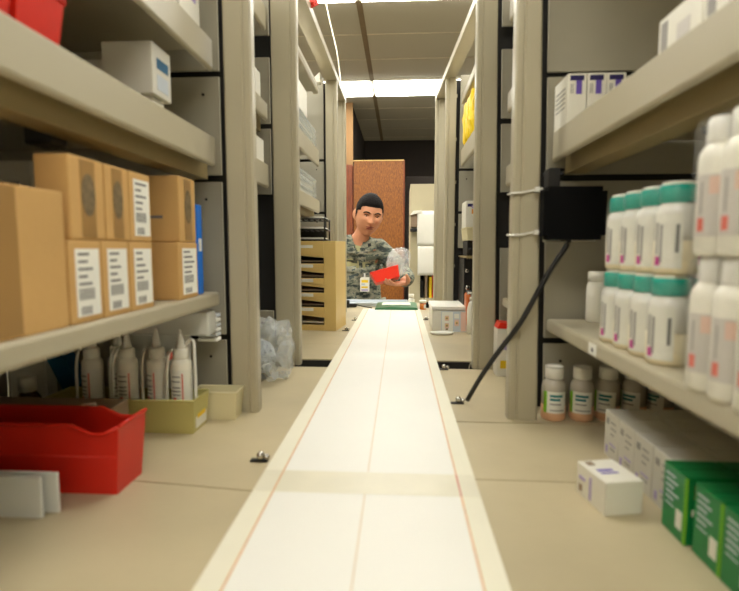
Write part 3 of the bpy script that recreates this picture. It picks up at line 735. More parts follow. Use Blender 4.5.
t = root('medicine_carton', 'small white carton with purple lettering lying apart on the right counter', 'carton', (.219, .522, CTR), math.radians(11))
bm = bmesh.new(); box(bm, 0, .0435, 0, .056, 0, .0375, bev=.001); part('carton', bm, 'white', t, local=True)
part('top_print', rects((0, 0, .0375), (1, 0, 0), (0, 1, 0), [(.008, .026, .026, .031, 0), (.008, .028, .020, .0225, 0), (.006, .014, .042, .051, 1)]), ['purple', 'brown'], t, local=True)
part('side_print', rects((0, .056, 0), (0, -1, 0), (0, 0, 1), [(.026, .03, .004, .03, 0), (.006, .018, .02, .024, 2), (.006, .012, .006, .014, 1)]), ['lilac', 'brown', 'lilac'], t, local=True)
gn = None
for i, y0 in enumerate((.477, .43, .388, .346)):
    for c in range(2):
        l = 'green medicine carton on the right counter, %s along the row, %s' % (['farthest', 'second farthest', 'third farthest', 'nearest'][i], ['aisle side', 'behind it'][c])
        loc = (.273+.004*(i > 0)+.0505*c, y0-.004, CTR)
        if gn is None:
            gn = root('green_carton', l, 'carton', loc, group='green cartons on the right counter')
            bm = bmesh.new(); box(bm, 0, .049, 0, .0405, 0, .068, bev=.0009); part('carton', bm, 'green', gn, local=True)
            part('side_print', rects((0, .0405, 0), (0, -1, 0), (0, 0, 1), [(.0385, .0397, .001, .067, 1), (.026, .036, .012, .03, 0), (.006, .022, .058, .060, 3), (.006, .026, .052, .054, 3), (.006, .02, .046, .048, 3), (.006, .028, .040, .042, 3), (.006, .02, .034, .036, 3), (.006, .022, .028, .029, 3)]), ['label', 'greenp', 'green', 'bluegrey'], gn, local=True)
            part('front_print', rects((0, 0, 0), (1, 0, 0), (0, 0, 1), [(.008, .022, .046, .06, 0), (.012, .018, .05, .056, 1), (.006, .036, .03, .036, 2), (.0, .0015, .001, .067, 3)]), ['orangep', 'redp', 'label', 'greenp'], gn, local=True)
            part('top_flap', rects((0, 0, .068), (1, 0, 0), (0, 1, 0), [(.002, .047, .019, .0195, 0)]), 'greend', gn, local=True)
        else: dup(gn, loc, None, l)
# orange medallions on the aisle face of the nearer green cartons
for i, y0 in enumerate((.43, .388, .346)):
    pass

# upper right shelf cartons
pc = None
for i in range(3):
    l = 'white carton with purple strip on the upper right shelf, %s' % ['left of three', 'middle of three', 'right of three'][i]
    loc = (.2525+.0288*i, .80, 1.385)
    if pc is None:
        pc = root('purple_strip_carton', l, 'carton', loc, group='purple-striped cartons on the upper right shelf')
        bm = bmesh.new(); box(bm, 0, .0275, 0, .066, 0, .0775, bev=.0008); part('carton', bm, 'white', pc, local=True)
        part('front_print', rects((0, 0, 0), (1, 0, 0), (0, 0, 1), [(.003, .0235, .067, .0745, 1), (.012, .0205, .047, .067, 0), (.004, .0055, .048, .062, 2), (.007, .008, .048, .062, 2)]), ['purple', 'navy', 'ink2'], pc, local=True)
        part('side_print', rects((0, .066, 0), (0, -1, 0), (0, 0, 1), [(.01, .054, .03+.007*k, .032+.007*k, 0) for k in range(5)]), 'ink2', pc, local=True)
    else: dup(pc, loc, None, l)
for y0, y1, l in ((.482, .558, 'white carton with grey panel on the upper right shelf, the farther'), (.40, .4795, 'white carton with grey panel on the upper right shelf, the nearer')):
    small_box(.266, .33, y0, y1, 1.385, 1.432, 'white', l, prints=rects((.266, y1, 1.385), (0, -1, 0), (0, 0, 1), [(.006, .018, .012, .042, 0), (.036, .058, .015, .03, 1)]), pm=['ink2', 'labelg'])

# black terminal tied to the post, cable
t = root('black_box', 'black rounded flat box tied to the first right post', 'device', (.265, .79, 1.21))
bm = bmesh.new(); fs = box(bm, .219, .3135, .789, .812, 1.2125, 1.2935)
es = [e for e in bm.edges if abs((e.verts[0].co-e.verts[1].co).y) > .01]
bmesh.ops.bevel(bm, geom=es, offset=.007, segments=4, affect='EDGES'); part('housing', bm, 'blackm', t)
bm = bmesh.new(); box(bm, .226, .307, .812, .816, 1.2095, 1.288, bev=.001); part('back_plate', bm, 'chrome', t)
bm = bmesh.new(); box(bm, .232, .25, .812, .84, 1.292, 1.325, bev=.002); part('bracket', bm, 'dark', t)
for z, sgn, l in ((1.289, 1, 'upper white cable tie around the first right post'), (1.2225, -1, 'lower white cable tie around the first right post')):
    t = root('cable_tie', l, 'cable tie', (.2, .82, z)); bm = bmesh.new()
    pts = spline([(.2215, .808, z+.0035), (.21, .8195, z+.002), (.195, .8185, z-.001), (.181, .8185, z-.002), (.1775, .824, z-.002), (.178, .85, z-.001)], 5)
    tube(bm, pts, .0018, n=8); part('strap', bm, 'bottlec', t)
    bm = bmesh.new(); box(bm, .2115, .2185, .808, .8165, z-.0015, z+.0065, bev=.001); part('tie_head', bm, 'bottlec', t)
bm = bmesh.new(); tube(bm, spline([(.262, .80, 1.2135), (.258, .798, 1.203), (.235, .80, 1.165), (.205, .803, 1.105), (.19, .808, 1.075), (.162, .84, 1.02), (.14, .87, .97), (.1245, .9, .924)], 6), .0042, n=10)
solo('black_cable', bm, 'rubber', 'thick black cable running from the black box down to the counter', 'cable')
bm = bmesh.new(); tube(bm, [(.247+.014*math.cos(a*PI/8), .838+.008*math.sin(a*PI/8), 1.318+.004*math.sin(a*PI/8)) for a in range(17)], .0028, n=8)
tube(bm, [(.25+.012*math.cos(a*PI/8), .838+.008*math.sin(a*PI/8), 1.325) for a in range(17)], .0022, n=8)
solo('cable_loop', bm, 'rubber', 'black cable loops above the black box', 'cable')

# right middle and far bays
t = root('upright_carton', 'upright white carton with red top and yellow square behind the first right post', 'carton', (.235, 1.12, CTR))
bm = bmesh.new(); box(bm, .216, .262, 1.108, 1.15, CTR, 1.022, bev=.0012); part('carton', bm, 'white', t)
bm = bmesh.new(); prism(bm, [(.216, 1.0225), (.262, 1.0225), (.255, 1.033), (.222, 1.036)], 1, 1.109, 1.149); part('lid', bm, 'redp', t)
part('print', rects((.216, 1.108, CTR), (1, 0, 0), (0, 0, 1), [(.008, .024, .018, .036, 0), (.012, .022, .06, .082, 1)]), ['yellowp', 'lilac'], t)
small_box(.25, .33, 1.02, 1.15, 1.38, 1.43, 'white', 'white carton on a narrow shelf behind the first right post')
t = root('white_jar', 'clear jar on the low narrow shelf behind the first right post', 'jar', (.258, 1.12, 1.085))
bm = bmesh.new(); lathe(bm, [(.012, 0), (.013, .003), (.013, .03), (.006, .04), (.006, .06), (.003, .066)]); part('jar_body', bm, 'bottlec', t, local=True)
for i, (y, l) in enumerate(((1.66, 'yellow plastic bag on the far right shelf, nearest the viewer'), (1.74, 'yellow plastic bag in the middle of the far right shelf'), (1.82, 'yellow plastic bag at the end of the far right shelf'))):
    t = root('yellow_bag', l, 'bag', (.255, y, 1.552)); part('bag_film', crumple('', '', '', (.251, y, 1.552+.078), (.033, .032, .078), 0, seed=20+i, amp=.13, box_=True, sub=3), 'yellow', t)
small_box(.223, .29, 1.74, 1.85, 1.27, 1.36, 'white', 'white carton with maroon and orange print behind the second right post', prints=rects((.223, 1.74, 1.27), (1, 0, 0), (0, 0, 1), [(.006, .024, .07, .08, 0), (.02, .04, .046, .062, 1), (.02, .042, .064, .074, 2)]), pm=['navy', 'orangep', 'lilac'])
lidless_tray('white_bin', 'cream plastic bin below the white carton, behind the second right post', .222, .30, 1.70, 1.85, 1.226, 1.268, 'cream', cat='bin')
t = root('electronics_rack', 'black electronic equipment stacked behind the second right post', 'device', (.27, 1.8, CTR))
bm = bmesh.new(); box(bm, .225, .42, 1.78, 1.93, .99, 1.165, bev=.003); box(bm, .225, .42, 1.80, 1.93, CTR, .99, bev=.002); part('housing', bm, 'black', t)
bm = bmesh.new(); box(bm, .223, .42, 1.70, 1.93, 1.166, 1.172, bev=.001)
for k in range(10): box(bm, .224+.008*k, .2275+.008*k, 1.698, 1.70, 1.163, 1.176)
part('perforated_shelf', bm, 'rail', t)
bm = bmesh.new(); box(bm, .23, .30, 1.74, 1.86, 1.173, 1.2255, bev=.004); tube(bm, spline([(.228, 1.72, 1.18), (.24, 1.715, 1.2), (.26, 1.72, 1.185), (.275, 1.72, 1.205)], 5), .003, n=6); part('cable_bundle', bm, 'dark', t)
for q, rr in (((.236, 1.779, 1.12), .007), ((.24, 1.779, 1.06), .009)):
    bm = bmesh.new(); ball(bm, q, rr, sc=(1, .3, 1)); part('dial', bm, 'chrome', t)
t = root('orange_jug', 'orange jug with black lid behind the pump bottle', 'jug', (.25, 1.72, CTR))
bm = bmesh.new(); box(bm, .225, .27, 1.70, 1.76, CTR+.001, 1.045, bev=.006, seg=3); part('jug_body', bm, 'orange', t)
bm = bmesh.new(); box(bm, .23, .265, 1.705, 1.75, 1.0455, 1.055, bev=.003); part('lid', bm, 'dark', t)
t = root('pump_bottle', 'white pump bottle in front of the orange jug', 'bottle', (.238, 1.665, CTR))
bm = bmesh.new(); lathe(bm, [(.013, 0), (.015, .003), (.015, .08), (.011, .1), (.005, .112)]); part('bottle_body', bm, 'bottlew', t, local=True)
bm = bmesh.new(); lathe(bm, [(.007, .112), (.007, .122), (.003, .124), (.003, .134)]); box(bm, -.014, .008, -.004, .004, .133, .141, bev=.002); part('pump_head', bm, 'bottlew', t, local=True)

# ------------------------------------------------------------------ far counter bits
t = root('white_case', 'white plastic case with picture cards on the far right counter', 'case', (.165, 1.8, CTR))
bm = bmesh.new(); box(bm, .112, .228, 1.722, 1.915, CTR, .988, bev=.004); part('case_body', bm, 'white', t)
bm = bmesh.new(); prism(bm, [(.109, .989), (.231, .989), (.229, .999), (.111, .999)], 1, 1.719, 1.918); part('lid', bm, 'paper', t)
t = root('picture_card', 'pale blue card with small portraits leaning on the white case', 'card', (.195, 1.712, CTR))
bm = bmesh.new(); M_ = Matrix.Translation((.142, 1.7, CTR)) @ Matrix.Rotation(-.12, 4, 'X'); box(bm, 0, .085, 0, .0015, 0, .07, mtx=M_); part('card', bm, 'bluegrey', t)
bm = rects((0, -.0003, 0), (1, 0, 0), (0, 0, 1), [(.002, .04, .002, .068, 4), (.066, .083, .002, .068, 2), (.012, .026, .012, .030, 2), (.012, .026, .038, .055, 2), (.045, .06, .02, .042, 2), (.015, .023, .006, .012, 1), (.044, .06, .046, .062, 4)])
for cx, cz in ((.019, .022), (.019, .047), (.0525, .031)):
    lathe(bm, [(.0055, 0), (.0055, .0007)], mi=5, n=14, mtx=Matrix.Translation((cx, -.0008, cz)) @ Matrix.Rotation(PI/2, 4, 'X')); 
    lathe(bm, [(.0032, 0), (.0032, .001)], mi=1, n=12, mtx=Matrix.Translation((cx, -.0012, cz-.001)) @ Matrix.Rotation(PI/2, 4, 'X'))
bmesh.ops.transform(bm, matrix=M_, verts=bm.verts[:]); part('portrait_print', bm, ['ink', 'brown', 'peachp', 'pinkp', 'label', 'tan'], t)
bm = bmesh.new(); lathe(bm, [(.03, 0), (.037, .002), (.04, .007), (.039, .0075), (.036, .003), (.001, .002)], c=(.14, 1.655, CTR), n=28); bmesh.ops.scale(bm, vec=(1, .7, 1), space=Matrix.Translation((-.14, -1.655, 0)), verts=bm.verts[:]); solo('white_dish', bm, 'paper', 'shallow white dish in front of the white case', 'dish')
bm = bmesh.new(); tube(bm, spline([(.229, 1.73, .99), (.255, 1.72, .985), (.262, 1.7, .96), (.25, 1.69, .925), (.235, 1.64, .9175), (.19, 1.29, .9178), (.176, 1.252, .90), (.168, 1.24, .85)], 6), .0022, n=6); solo('pale_cable', bm, 'cordw', 'thin pale cable from the white case down into the counter gap', 'cable')
t = root('pill_bottle', 'small white bottle beyond the belt end', 'bottle', (.058, 2.49, CTR))
bm = bmesh.new(); lathe(bm, [(.015, 0), (.016, .003), (.016, .03), (.01, .037)]); part('bottle_body', bm, 'bottlew', t, local=True)
bm = bmesh.new(); lathe(bm, [(.0135, .037), (.0135, .055), (.012, .057)]); part('cap', bm, 'bottlew', t, local=True)
t = root('pill_bottle', 'orange pill bottle with white cap right of the belt end', 'bottle', (.108, 2.33, CTR))
bm = bmesh.new(); lathe(bm, [(.014, 0), (.0145, .002), (.0145, .03)]); part('bottle_body', bm, 'amber', t, local=True)
bm = bmesh.new(); lathe(bm, [(.0165, .03), (.0165, .042), (.015, .043)]); part('cap', bm, 'bottlew', t, local=True)
part('bottle_label', rects((.004, -.0146, .006), (1, 0, 0), (0, 0, 1), [(0, .01, 0, .018, 0)]), 'label', t, local=True)
bm = bmesh.new(); lathe(bm, [(.012, 0), (.012, .024), (.009, .026)], c=(.136, 2.40, CTR)); solo('black_bottle', bm, 'blackm', 'tiny black bottle beside the orange pill bottle', 'bottle')
t = root('green_tray', 'green glossy folder lying across the end of the belt', 'folder', (0, 2.33, CTR))
bm = bmesh.new(); prism(bm, [(-.11, .9305), (.078, .9305), (.08, .936), (.07, .941), (-.05, .943), (-.105, .938)], 1, 2.175, 2.40); part('folder_cover', bm, 'folder', t)
bm = bmesh.new(); prism(bm, [(-.08, .944), (.05, .9425), (.045, .946), (-.06, .9465)], 1, 2.24, 2.34); part('inner_sheet', bm, 'paper', t)
lidless_tray('steel_tray', 'pale grey flat tray on the far counter before the man', -.36, .04, 2.43, 2.60, CTR, .93, 'bluegrey')
t = root('hand_tool', 'small black tool with thin cord left of the belt end', 'tool', (-.24, 2.38, CTR))
bm = bmesh.new(); box(bm, -.252, -.205, 2.365, 2.385, CTR+.002, .935, bev=.006, seg=3); box(bm, -.258, -.24, 2.36, 2.39, CTR+.001, .952, bev=.005, seg=3); part('handle', bm, 'black', t)
bm = bmesh.new(); tube(bm, spline([(-.205, 2.37, .93), (-.17, 2.35, .924), (-.13, 2.33, .92)], 6), .0025, n=6); part('cord', bm, 'dark', t)

# red tag and cord overhead
bm = bmesh.new(); prism(bm, [(-.262, 1.875), (-.243, 1.8395), (-.221, 1.849), (-.232, 1.885)], 1, 1.395, 1.3965); box(bm, -.255, -.235, 1.385, 1.41, 1.851, 1.853); solo('red_tag', bm, 'redp', 'red tag on the top rail of the left shelving', 'tag')
bm = bmesh.new(); prism(bm, [(-.2965, 1.80), (-.291, 1.80), (-.287, 1.818), (-.2965, 1.822)], 1, 1.41, 1.412); solo('red_tag', bm, 'redp', 'tiny red tag beside the second left post near its top', 'tag')
bm = bmesh.new(); tube(bm, spline([(-.563, 3.9, CZ-.002), (-.563, 3.9, 3.03), (-.52, 3.89, 2.83), (-.47, 3.8, 2.63), (-.42, 3.6, 2.35), (-.33, 2.9, 2.02), (-.262, 2.25, 1.853)], 8), .005, n=8)
solo('ceiling_cable', bm, 'cordw', 'white cable hanging from the ceiling to the left shelving', 'cable')

# ------------------------------------------------------------------ background furniture
t = root('wooden_cabinet', 'tall orange-brown wooden cabinet behind the man', 'cabinet', (-.22, 5.4, 0))
bm = bmesh.new(); box(bm, -.477, .03, 5.2, 5.225, .06, 2.085, bev=.003); part('door', bm, 'wood', t)
bm = bmesh.new(); box(bm, -.62, -.492, 5.2, 5.225, .06, 2.05, bev=.003); part('door', bm, 'woodr', t)
bm = bmesh.new(); box(bm, -.62, .04, 5.226, 5.7, 0, 2.04, bev=.003); box(bm, .03, .045, 5.2, 5.7, 0, 2.09, bev=.002); part('carcass', bm, 'woodr', t)
bm = bmesh.new(); box(bm, -.485, .034, 5.196, 5.24, 2.0855, 2.093); part('top_edge', bm, 'tan', t)
bm = bmesh.new(); ball(bm, (.012, 5.19, 1.2), .012); part('knob', bm, 'chrome', t)
bm = bmesh.new(); box(bm, .06, .9, 5.6, 5.9, 0, 1.98, bev=.005); solo('dark_bookcase', bm, 'walld', 'dark brown cabinet beyond the cream cabinet', 'cabinet')
t = root('cream_cabinet', 'cream metal cabinet with paper sheets taped to it', 'cabinet', (.3, 3.8, 0))
bm = bmesh.new()
for a in ((.072, .146, 0, 1.65), (.262, .55, 0, 1.65), (.146, .262, 1.04, 1.65), (.146, .262, 0, .84)): box(bm, a[0], a[1], 3.6, 3.62, a[2], a[3])
box(bm, .072, .09, 3.62, 4.1, 0, 1.65); box(bm, .53, .55, 3.62, 4.1, 0, 1.65); box(bm, .072, .55, 3.62, 4.1, 1.63, 1.65); box(bm, .146, .262, 3.62, 4.0, .83, .84)
part('carcass', bm, 'cab', t)
bm = bmesh.new(); box(bm, .09, .53, 3.9, 3.91, .1, 1.6); part('back_board', bm, 'dark', t)
for x, z, m, l, h in ((.16, .8405, 'dark', 'dark upright folder in the opening of the cream cabinet', .12), (.19, .8405, 'brown', 'brown upright folder in the opening of the cream cabinet', .17), (.222, .8405, 'yellowp', 'yellow upright folder in the opening of the cream cabinet', .15)):
    bm = bmesh.new(); box(bm, x-.01, x+.01, 3.63, 3.85, z, z+h, bev=.002); solo('file_folder', bm, m, l, 'folder')
bm = bmesh.new(); box(bm, .236, .258, 3.63, 3.85, .8405, 1.02, bev=.002); solo('file_folder', bm, 'redp', 'red upright folder in the opening of the cream cabinet', 'folder')
for i, (z0, z1, x0, x1, l) in enumerate(((1.215, 1.455, .118, .262, 'upper white paper sheet taped to the cream cabinet'), (1.01, 1.212, .122, .262, 'lower white paper sheet taped to the cream cabinet'))):
    bm = bmesh.new(); N_ = 8
    g = [[bm.verts.new((x0+(x1-x0)*a/N_, 3.50-.012*math.sin(PI*b/N_)+.006*noise.noise(V(a*.6, b*.5, i*7)), z0+(z1-z0)*b/N_)) for a in range(N_+1)] for b in range(N_+1)]
    for b in range(N_):
        for a in range(N_): bm.faces.new((g[b][a], g[b][a+1], g[b+1][a+1], g[b+1][a])).smooth = True
    o = solo('paper_sheet', bm, 'paper', l, 'paper'); md = o.modifiers.new('thickness', 'SOLIDIFY'); md.thickness = .0012
t = root('wall_pocket', 'small box under the white paper roll on the cream cabinet', 'paper holder', (.09, 3.53, 1.36))
bm = bmesh.new(); box(bm, .076, .15, 3.51, 3.6, 1.345, 1.44, bev=.003); part('pocket', bm, 'brown', t)
bm = bmesh.new(); box(bm, .07, .15, 3.505, 3.6, 1.315, 1.335, bev=.003); part('pocket_base', bm, 'black', t)
bm = bmesh.new(); prism(bm, [(.066, 1.425), (.15, 1.445), (.15, 1.46), (.09, 1.455)], 1, 3.49, 3.61); part('flap', bm, 'paper', t)
# ------------------------------------------------------------------ the man
def skin_mesh(joints, edges, rootv, sub=2, subs2=True):
    """joints: name -> (pos, radius or (rx, ry)); returns an evaluated mesh"""
    names_ = list(joints); idx = {n: i for i, n in enumerate(names_)}
    me = bpy.data.meshes.new('skeleton'); me.from_pydata([joints[n][0] for n in names_], [(idx[a], idx[b]) for a, b in edges], [])
    o = bpy.data.objects.new('skeleton', me); COL.objects.link(o)
    md = o.modifiers.new('skin', 'SKIN'); md.use_smooth_shade = True; md.branch_smoothing = .6
    for n in names_:
        r = joints[n][1]; sv = me.skin_vertices[0].data[idx[n]]
        sv.radius = r if isinstance(r, tuple) else (r, r); sv.use_root = (n == rootv)
    o.modifiers.new('subdivision', 'SUBSURF').levels = sub
    dg = bpy.context.evaluated_depsgraph_get(); dg.update()
    out = bpy.data.meshes.new_from_object(o.evaluated_get(dg))
    bpy.data.objects.remove(o); return out
def remesh(meshes, vox, smooth=4, fn=None):
    bm = bmesh.new()
    for m in meshes: bm.from_mesh(m)
    me = bpy.data.meshes.new('joined'); bm.to_mesh(me); bm.free()
    o = bpy.data.objects.new('joined', me); COL.objects.link(o)
    md = o.modifiers.new('remesh', 'REMESH'); md.mode = 'VOXEL'; md.voxel_size = vox; md.use_smooth_shade = True
    if smooth: sm = o.modifiers.new('smooth', 'SMOOTH'); sm.iterations = smooth; sm.factor = .5
    dg = bpy.context.evaluated_depsgraph_get(); dg.update()
    out = bpy.data.meshes.new_from_object(o.evaluated_get(dg)); bpy.data.objects.remove(o)
    bm = bmesh.new(); bm.from_mesh(out)
    if fn:
        for v in bm.verts: v.co = fn(v.co)
    for f in bm.faces: f.smooth = True; f.material_index = 0
    return bm
man = root('person', 'man in a grey-green camouflage uniform looking down at a red bin in his hand', 'person', (-.25, 3.1, 0))
HM = Matrix.Translation((-.182, 2.93, 1.388)) @ Matrix.Rotation(math.radians(17), 4, 'Z') @ Matrix.Rotation(math.radians(7), 4, 'Y') @ Matrix.Rotation(math.radians(13), 4, 'X')
def g(x, c, s_): return math.exp(-((x-c)/s_)**2)
def head_point(p):
    """unit direction -> head surface, face towards -y"""
    x, y, z = p
    q = Vector((x*.077, y*.093, z*.116))
    if z < 0:
        k = 1-.17*min(1, (-z))**2.4; q.x *= k; q.y *= (1-.18*(-z)**1.4) if y < 0 else (1-.42*(-z)**1.2)
    if z > 0: q.x *= 1+.04*math.sin(z*PI)
    if y < 0:
        fx = q.x; fz = q.z; d = 0
        q.y = max(q.y, -.086) if z > -.2 else q.y
        d -= .026*g(fx, 0, .011)*g(fz, -.022, .016)            # nose tip
        d -= .014*g(fx, 0, .009)*g(fz, .002, .022)                # bridge
        d -= .006*g(abs(fx), .013, .007)*g(fz, -.026, .008)        # nostril wings
        d += .013*g(abs(fx), .031, .015)*g(fz, .008, .011)        # eye sockets
        d -= .006*g(abs(fx), .028, .020)*g(fz, .026, .008)        # brow
        d -= .005*g(abs(fx), .042, .016)*g(fz, -.014, .018)        # cheekbones
        d -= .0075*g(fx, 0, .020)*g(fz, -.054, .005)               # upper lip
        d -= .0075*g(fx, 0, .017)*g(fz, -.064, .006)               # lower lip
        d += .004*g(fx, 0, .022)*g(fz, -.0585, .0022)
        d += .004*g(fx, 0, .018)*g(fz, -.075, .006)
        d -= .012*g(fx, 0, .022)*g(fz, -.098, .016)               # chin
        q.y += d
    return q
def head_mesh():
    bm = bmesh.new(); bmesh.ops.create_uvsphere(bm, u_segments=96, v_segments=72, radius=1)
    for v in bm.verts: v.co = head_point(v.co.normalized())
    for s_ in (-1, 1):                                             # ears
        r_ = bmesh.ops.create_uvsphere(bm, u_segments=16, v_segments=12, radius=1)
        for v in r_['verts']:
            p = v.co; v.co = Vector((s_*(.078+.008*p.x*s_+.012*max(0, p.y)), .012+.018*p.y+.004*p.z, -.004+.031*p.z*(1-.15*p.y)))
            if abs(p.x) > .5 and p.x*s_ > 0: v.co.x -= s_*.004
    bmesh.ops.transform(bm, matrix=HM, verts=bm.verts[:])
    me = bpy.data.meshes.new('head'); bm.to_mesh(me); bm.free(); return me
J = dict(
 pelvis=((-.27, 3.14, .86), (.15, .105)), waist=((-.265, 3.12, .98), (.135, .1)), chest=((-.258, 3.06, 1.12), (.15, .105)), upper=((-.25, 3.02, 1.20), (.12, .082)),
 neck0=((-.232, 2.99, 1.255), .058), neck=((-.212, 2.972, 1.305), .047), skull=((-.19, 2.95, 1.36), .05),
 shL=((-.12, 3.02, 1.205), .058), elL=((.025, 3.06, 1.03), .042), foL=((.03, 2.93, 1.03), .04), wrL=((.035, 2.765, 1.022), .027), haL=((.018, 2.705, 1.014), (.03, .02)),
 shR=((-.40, 3.03, 1.20), .058), elR=((-.46, 3.03, .97), .042), foR=((-.44, 2.93, .96), .04), wrR=((-.40, 2.80, .945), .027), haR=((-.385, 2.755, .94), (.03, .02)),
 hiL=((-.18, 3.14, .80), .092), knL=((-.17, 3.11, .45), .062), anL=((-.17, 3.15, .10), .04), toL=((-.17, 3.03, .045), .038),
 hiR=((-.36, 3.14, .80), .092), knR=((-.37, 3.11, .45), .062), anR=((-.37, 3.15, .10), .04), toR=((-.37, 3.03, .045), .038))
EG = [('pelvis', 'waist'), ('waist', 'chest'), ('chest', 'upper'), ('upper', 'neck0'), ('neck0', 'neck'), ('neck', 'skull'), ('upper', 'shL'), ('shL', 'elL'), ('elL', 'foL'), ('foL', 'wrL'), ('wrL', 'haL'),
      ('upper', 'shR'), ('shR', 'elR'), ('elR', 'foR'), ('foR', 'wrR'), ('wrR', 'haR'), ('pelvis', 'hiL'), ('hiL', 'knL'), ('knL', 'anL'), ('anL', 'toL'), ('pelvis', 'hiR'), ('hiR', 'knR'), ('knR', 'anR'), ('anR', 'toR')]
def hand(base, fwd, side_, up, curl, thumb_dir):
    """palm at base; fingers leave along fwd; side_ points to the little finger"""
    out = []; fwd = Vector(fwd).normalized(); side_ = Vector(side_).normalized(); up = Vector(up).normalized(); base = Vector(base)
    pj = dict(a=(tuple(base-fwd*.03), (.022, .016)), b=(tuple(base), (.036, .016)), c=(tuple(base+fwd*.035), (.037, .014)))
    bm = bmesh.new(); bmesh.ops.create_uvsphere(bm, u_segments=20, v_segments=14, radius=1)
    M_ = Matrix((side_, fwd, up)).transposed().to_4x4()
    for v in bm.verts:
        p = v.co; v.co = Vector((p.x*.041*(1+.12*p.y), p.y*.05, p.z*.015))
    bmesh.ops.transform(bm, matrix=Matrix.Translation(base+fwd*.005) @ M_, verts=bm.verts[:]); me = bpy.data.meshes.new('palm'); bm.to_mesh(me); bm.free(); out.append(me)
    for k, (off, ln) in enumerate(((-.03, .072), (-.010, .08), (.010, .075), (.029, .058))):
        p = base+side_*off+fwd*.025; d = fwd.copy(); j = {'p0': (tuple(p), .0095)}; e = []
        rr = (.0092, .0085, .0075)
        p = p+fwd*.022; j['p1'] = (tuple(p), .0098); e.append(('p0', 'p1'))
        ang = curl*(1-.08*k)
        for q in range(3):
            d = (Matrix.Rotation(0, 3, 'X') @ d); d = (d*math.cos(ang)+up*math.sin(ang)).normalized() if q == 0 else (d*math.cos(ang*.8)+d.cross(side_).normalized()*(1 if d.cross(side_).dot(up-d*up.dot(d)) > 0 else -1)*math.sin(ang*.8)).normalized()
            p = p+d*ln*(.45, .32, .23)[q]; j['q%d' % q] = (tuple(p), rr[q]); e.append((('p1', 'q0', 'q1')[q], 'q%d' % q))
        out.append(skin_mesh(j, e, 'p0', sub=1))
    t0 = base-side_*.03-fwd*.02; td = Vector(thumb_dir).normalized()
    j = {'a': (tuple(t0), .012), 'b': (tuple(t0-side_*.012+td*.022), .0115), 'c': (tuple(t0-side_*.014+td*.048+up*.006), .010), 'd': (tuple(t0-side_*.008+td*.066+up*.012), .008)}
    out.append(skin_mesh(j, [('a', 'b'), ('b', 'c'), ('c', 'd')], 'a', sub=1))
    return out
handL = hand((.006, 2.672, 1.012), (-.80, -.60, -.08), (-.60, .80, 0), (.1, -.35, .93), .38, (-.2, -.75, .62))
handR = hand((-.375, 2.73, .938), (.15, -1, -.1), (-1, -.15, 0), (0, 0, -1), .3, (.3, -.8, -.2))
body = skin_mesh(J, EG, 'pelvis')
part('body', remesh([body, head_mesh()]+handL+handR, .0032, smooth=2), 'skin', man)
# eyes, brows, lips, hair
def on_face(x, z, lift=0):
    best = None
    for k in range(60):
        y = -1+k*.02
    # solve for the direction whose surface point has these x, z
    ux, uz = x/.077, z/.116
    for _ in range(12):
        uy = -math.sqrt(max(.02, 1-ux*ux-uz*uz)); q = head_point(Vector((ux, uy, uz)).normalized())
        ux += (x-q.x)/.08; uz += (z-q.z)/.12
    return q+V(0, -lift, 0)
for s_ in (-1, 1):
    c = on_face(s_*.031, .008)
    bm = bmesh.new(); ball(bm, (c.x, c.y+.0075, c.z-.002), .0105, sc=(1.1, 1, .45), u=20, v=14)
    bmesh.ops.transform(bm, matrix=HM, verts=bm.verts[:]); e_ = part('eye', bm, 'eyew', man)
    bm = bmesh.new(); ball(bm, (c.x+.001, c.y-.0012, c.z-.003), .0056, sc=(1, .6, .75), u=14, v=10)
    bmesh.ops.transform(bm, matrix=HM, verts=bm.verts[:]); part('iris', bm, 'iris', e_)
    bm = bmesh.new(); pts = [on_face(s_*xx, zz, .0015) for xx, zz in ((.013, .0235), (.022, .028), (.033, .0295), (.043, .027), (.05, .021))]
    tube(bm, spline(pts, 5), .003, n=8, rads=[.0026+.0018*math.sin(PI*i/20) for i in range(21)]); bmesh.ops.transform(bm, matrix=HM, verts=bm.verts[:]); part('eyebrow', bm, 'hair', man)
    bm = bmesh.new(); pts = [on_face(s_*xx, zz, .001) for xx, zz in ((.018, .010), (.025, .0145), (.033, .0155), (.042, .011))]
    tube(bm, spline(pts, 4), .0020, n=6); bmesh.ops.transform(bm, matrix=HM, verts=bm.verts[:]); part('eyelid', bm, 'hair', man)
bm = bmesh.new()
for zc, hh, wd in ((-.0545, .0052, .025), (-.0645, .0062, .021)):
    n_ = 14; top = []; bot = []
    for i in range(n_+1):
        x = -wd+2*wd*i/n_; k = math.sqrt(max(0, 1-(x/wd)**2)); top.append(bm.verts.new(on_face(x, zc+hh*k*.8, .0032))); bot.append(bm.verts.new(on_face(x, zc-hh*k*.8, .0032)))
    for i in range(n_):
        try: bm.faces.new((top[i], bot[i], bot[i+1], top[i+1])).smooth = True
        except Exception: pass
bmesh.ops.transform(bm, matrix=HM, verts=bm.verts[:]); part('lips', bm, 'lip', man)
bm = bmesh.new(); bmesh.ops.create_uvsphere(bm, u_segments=160, v_segments=120, radius=1); kill = []
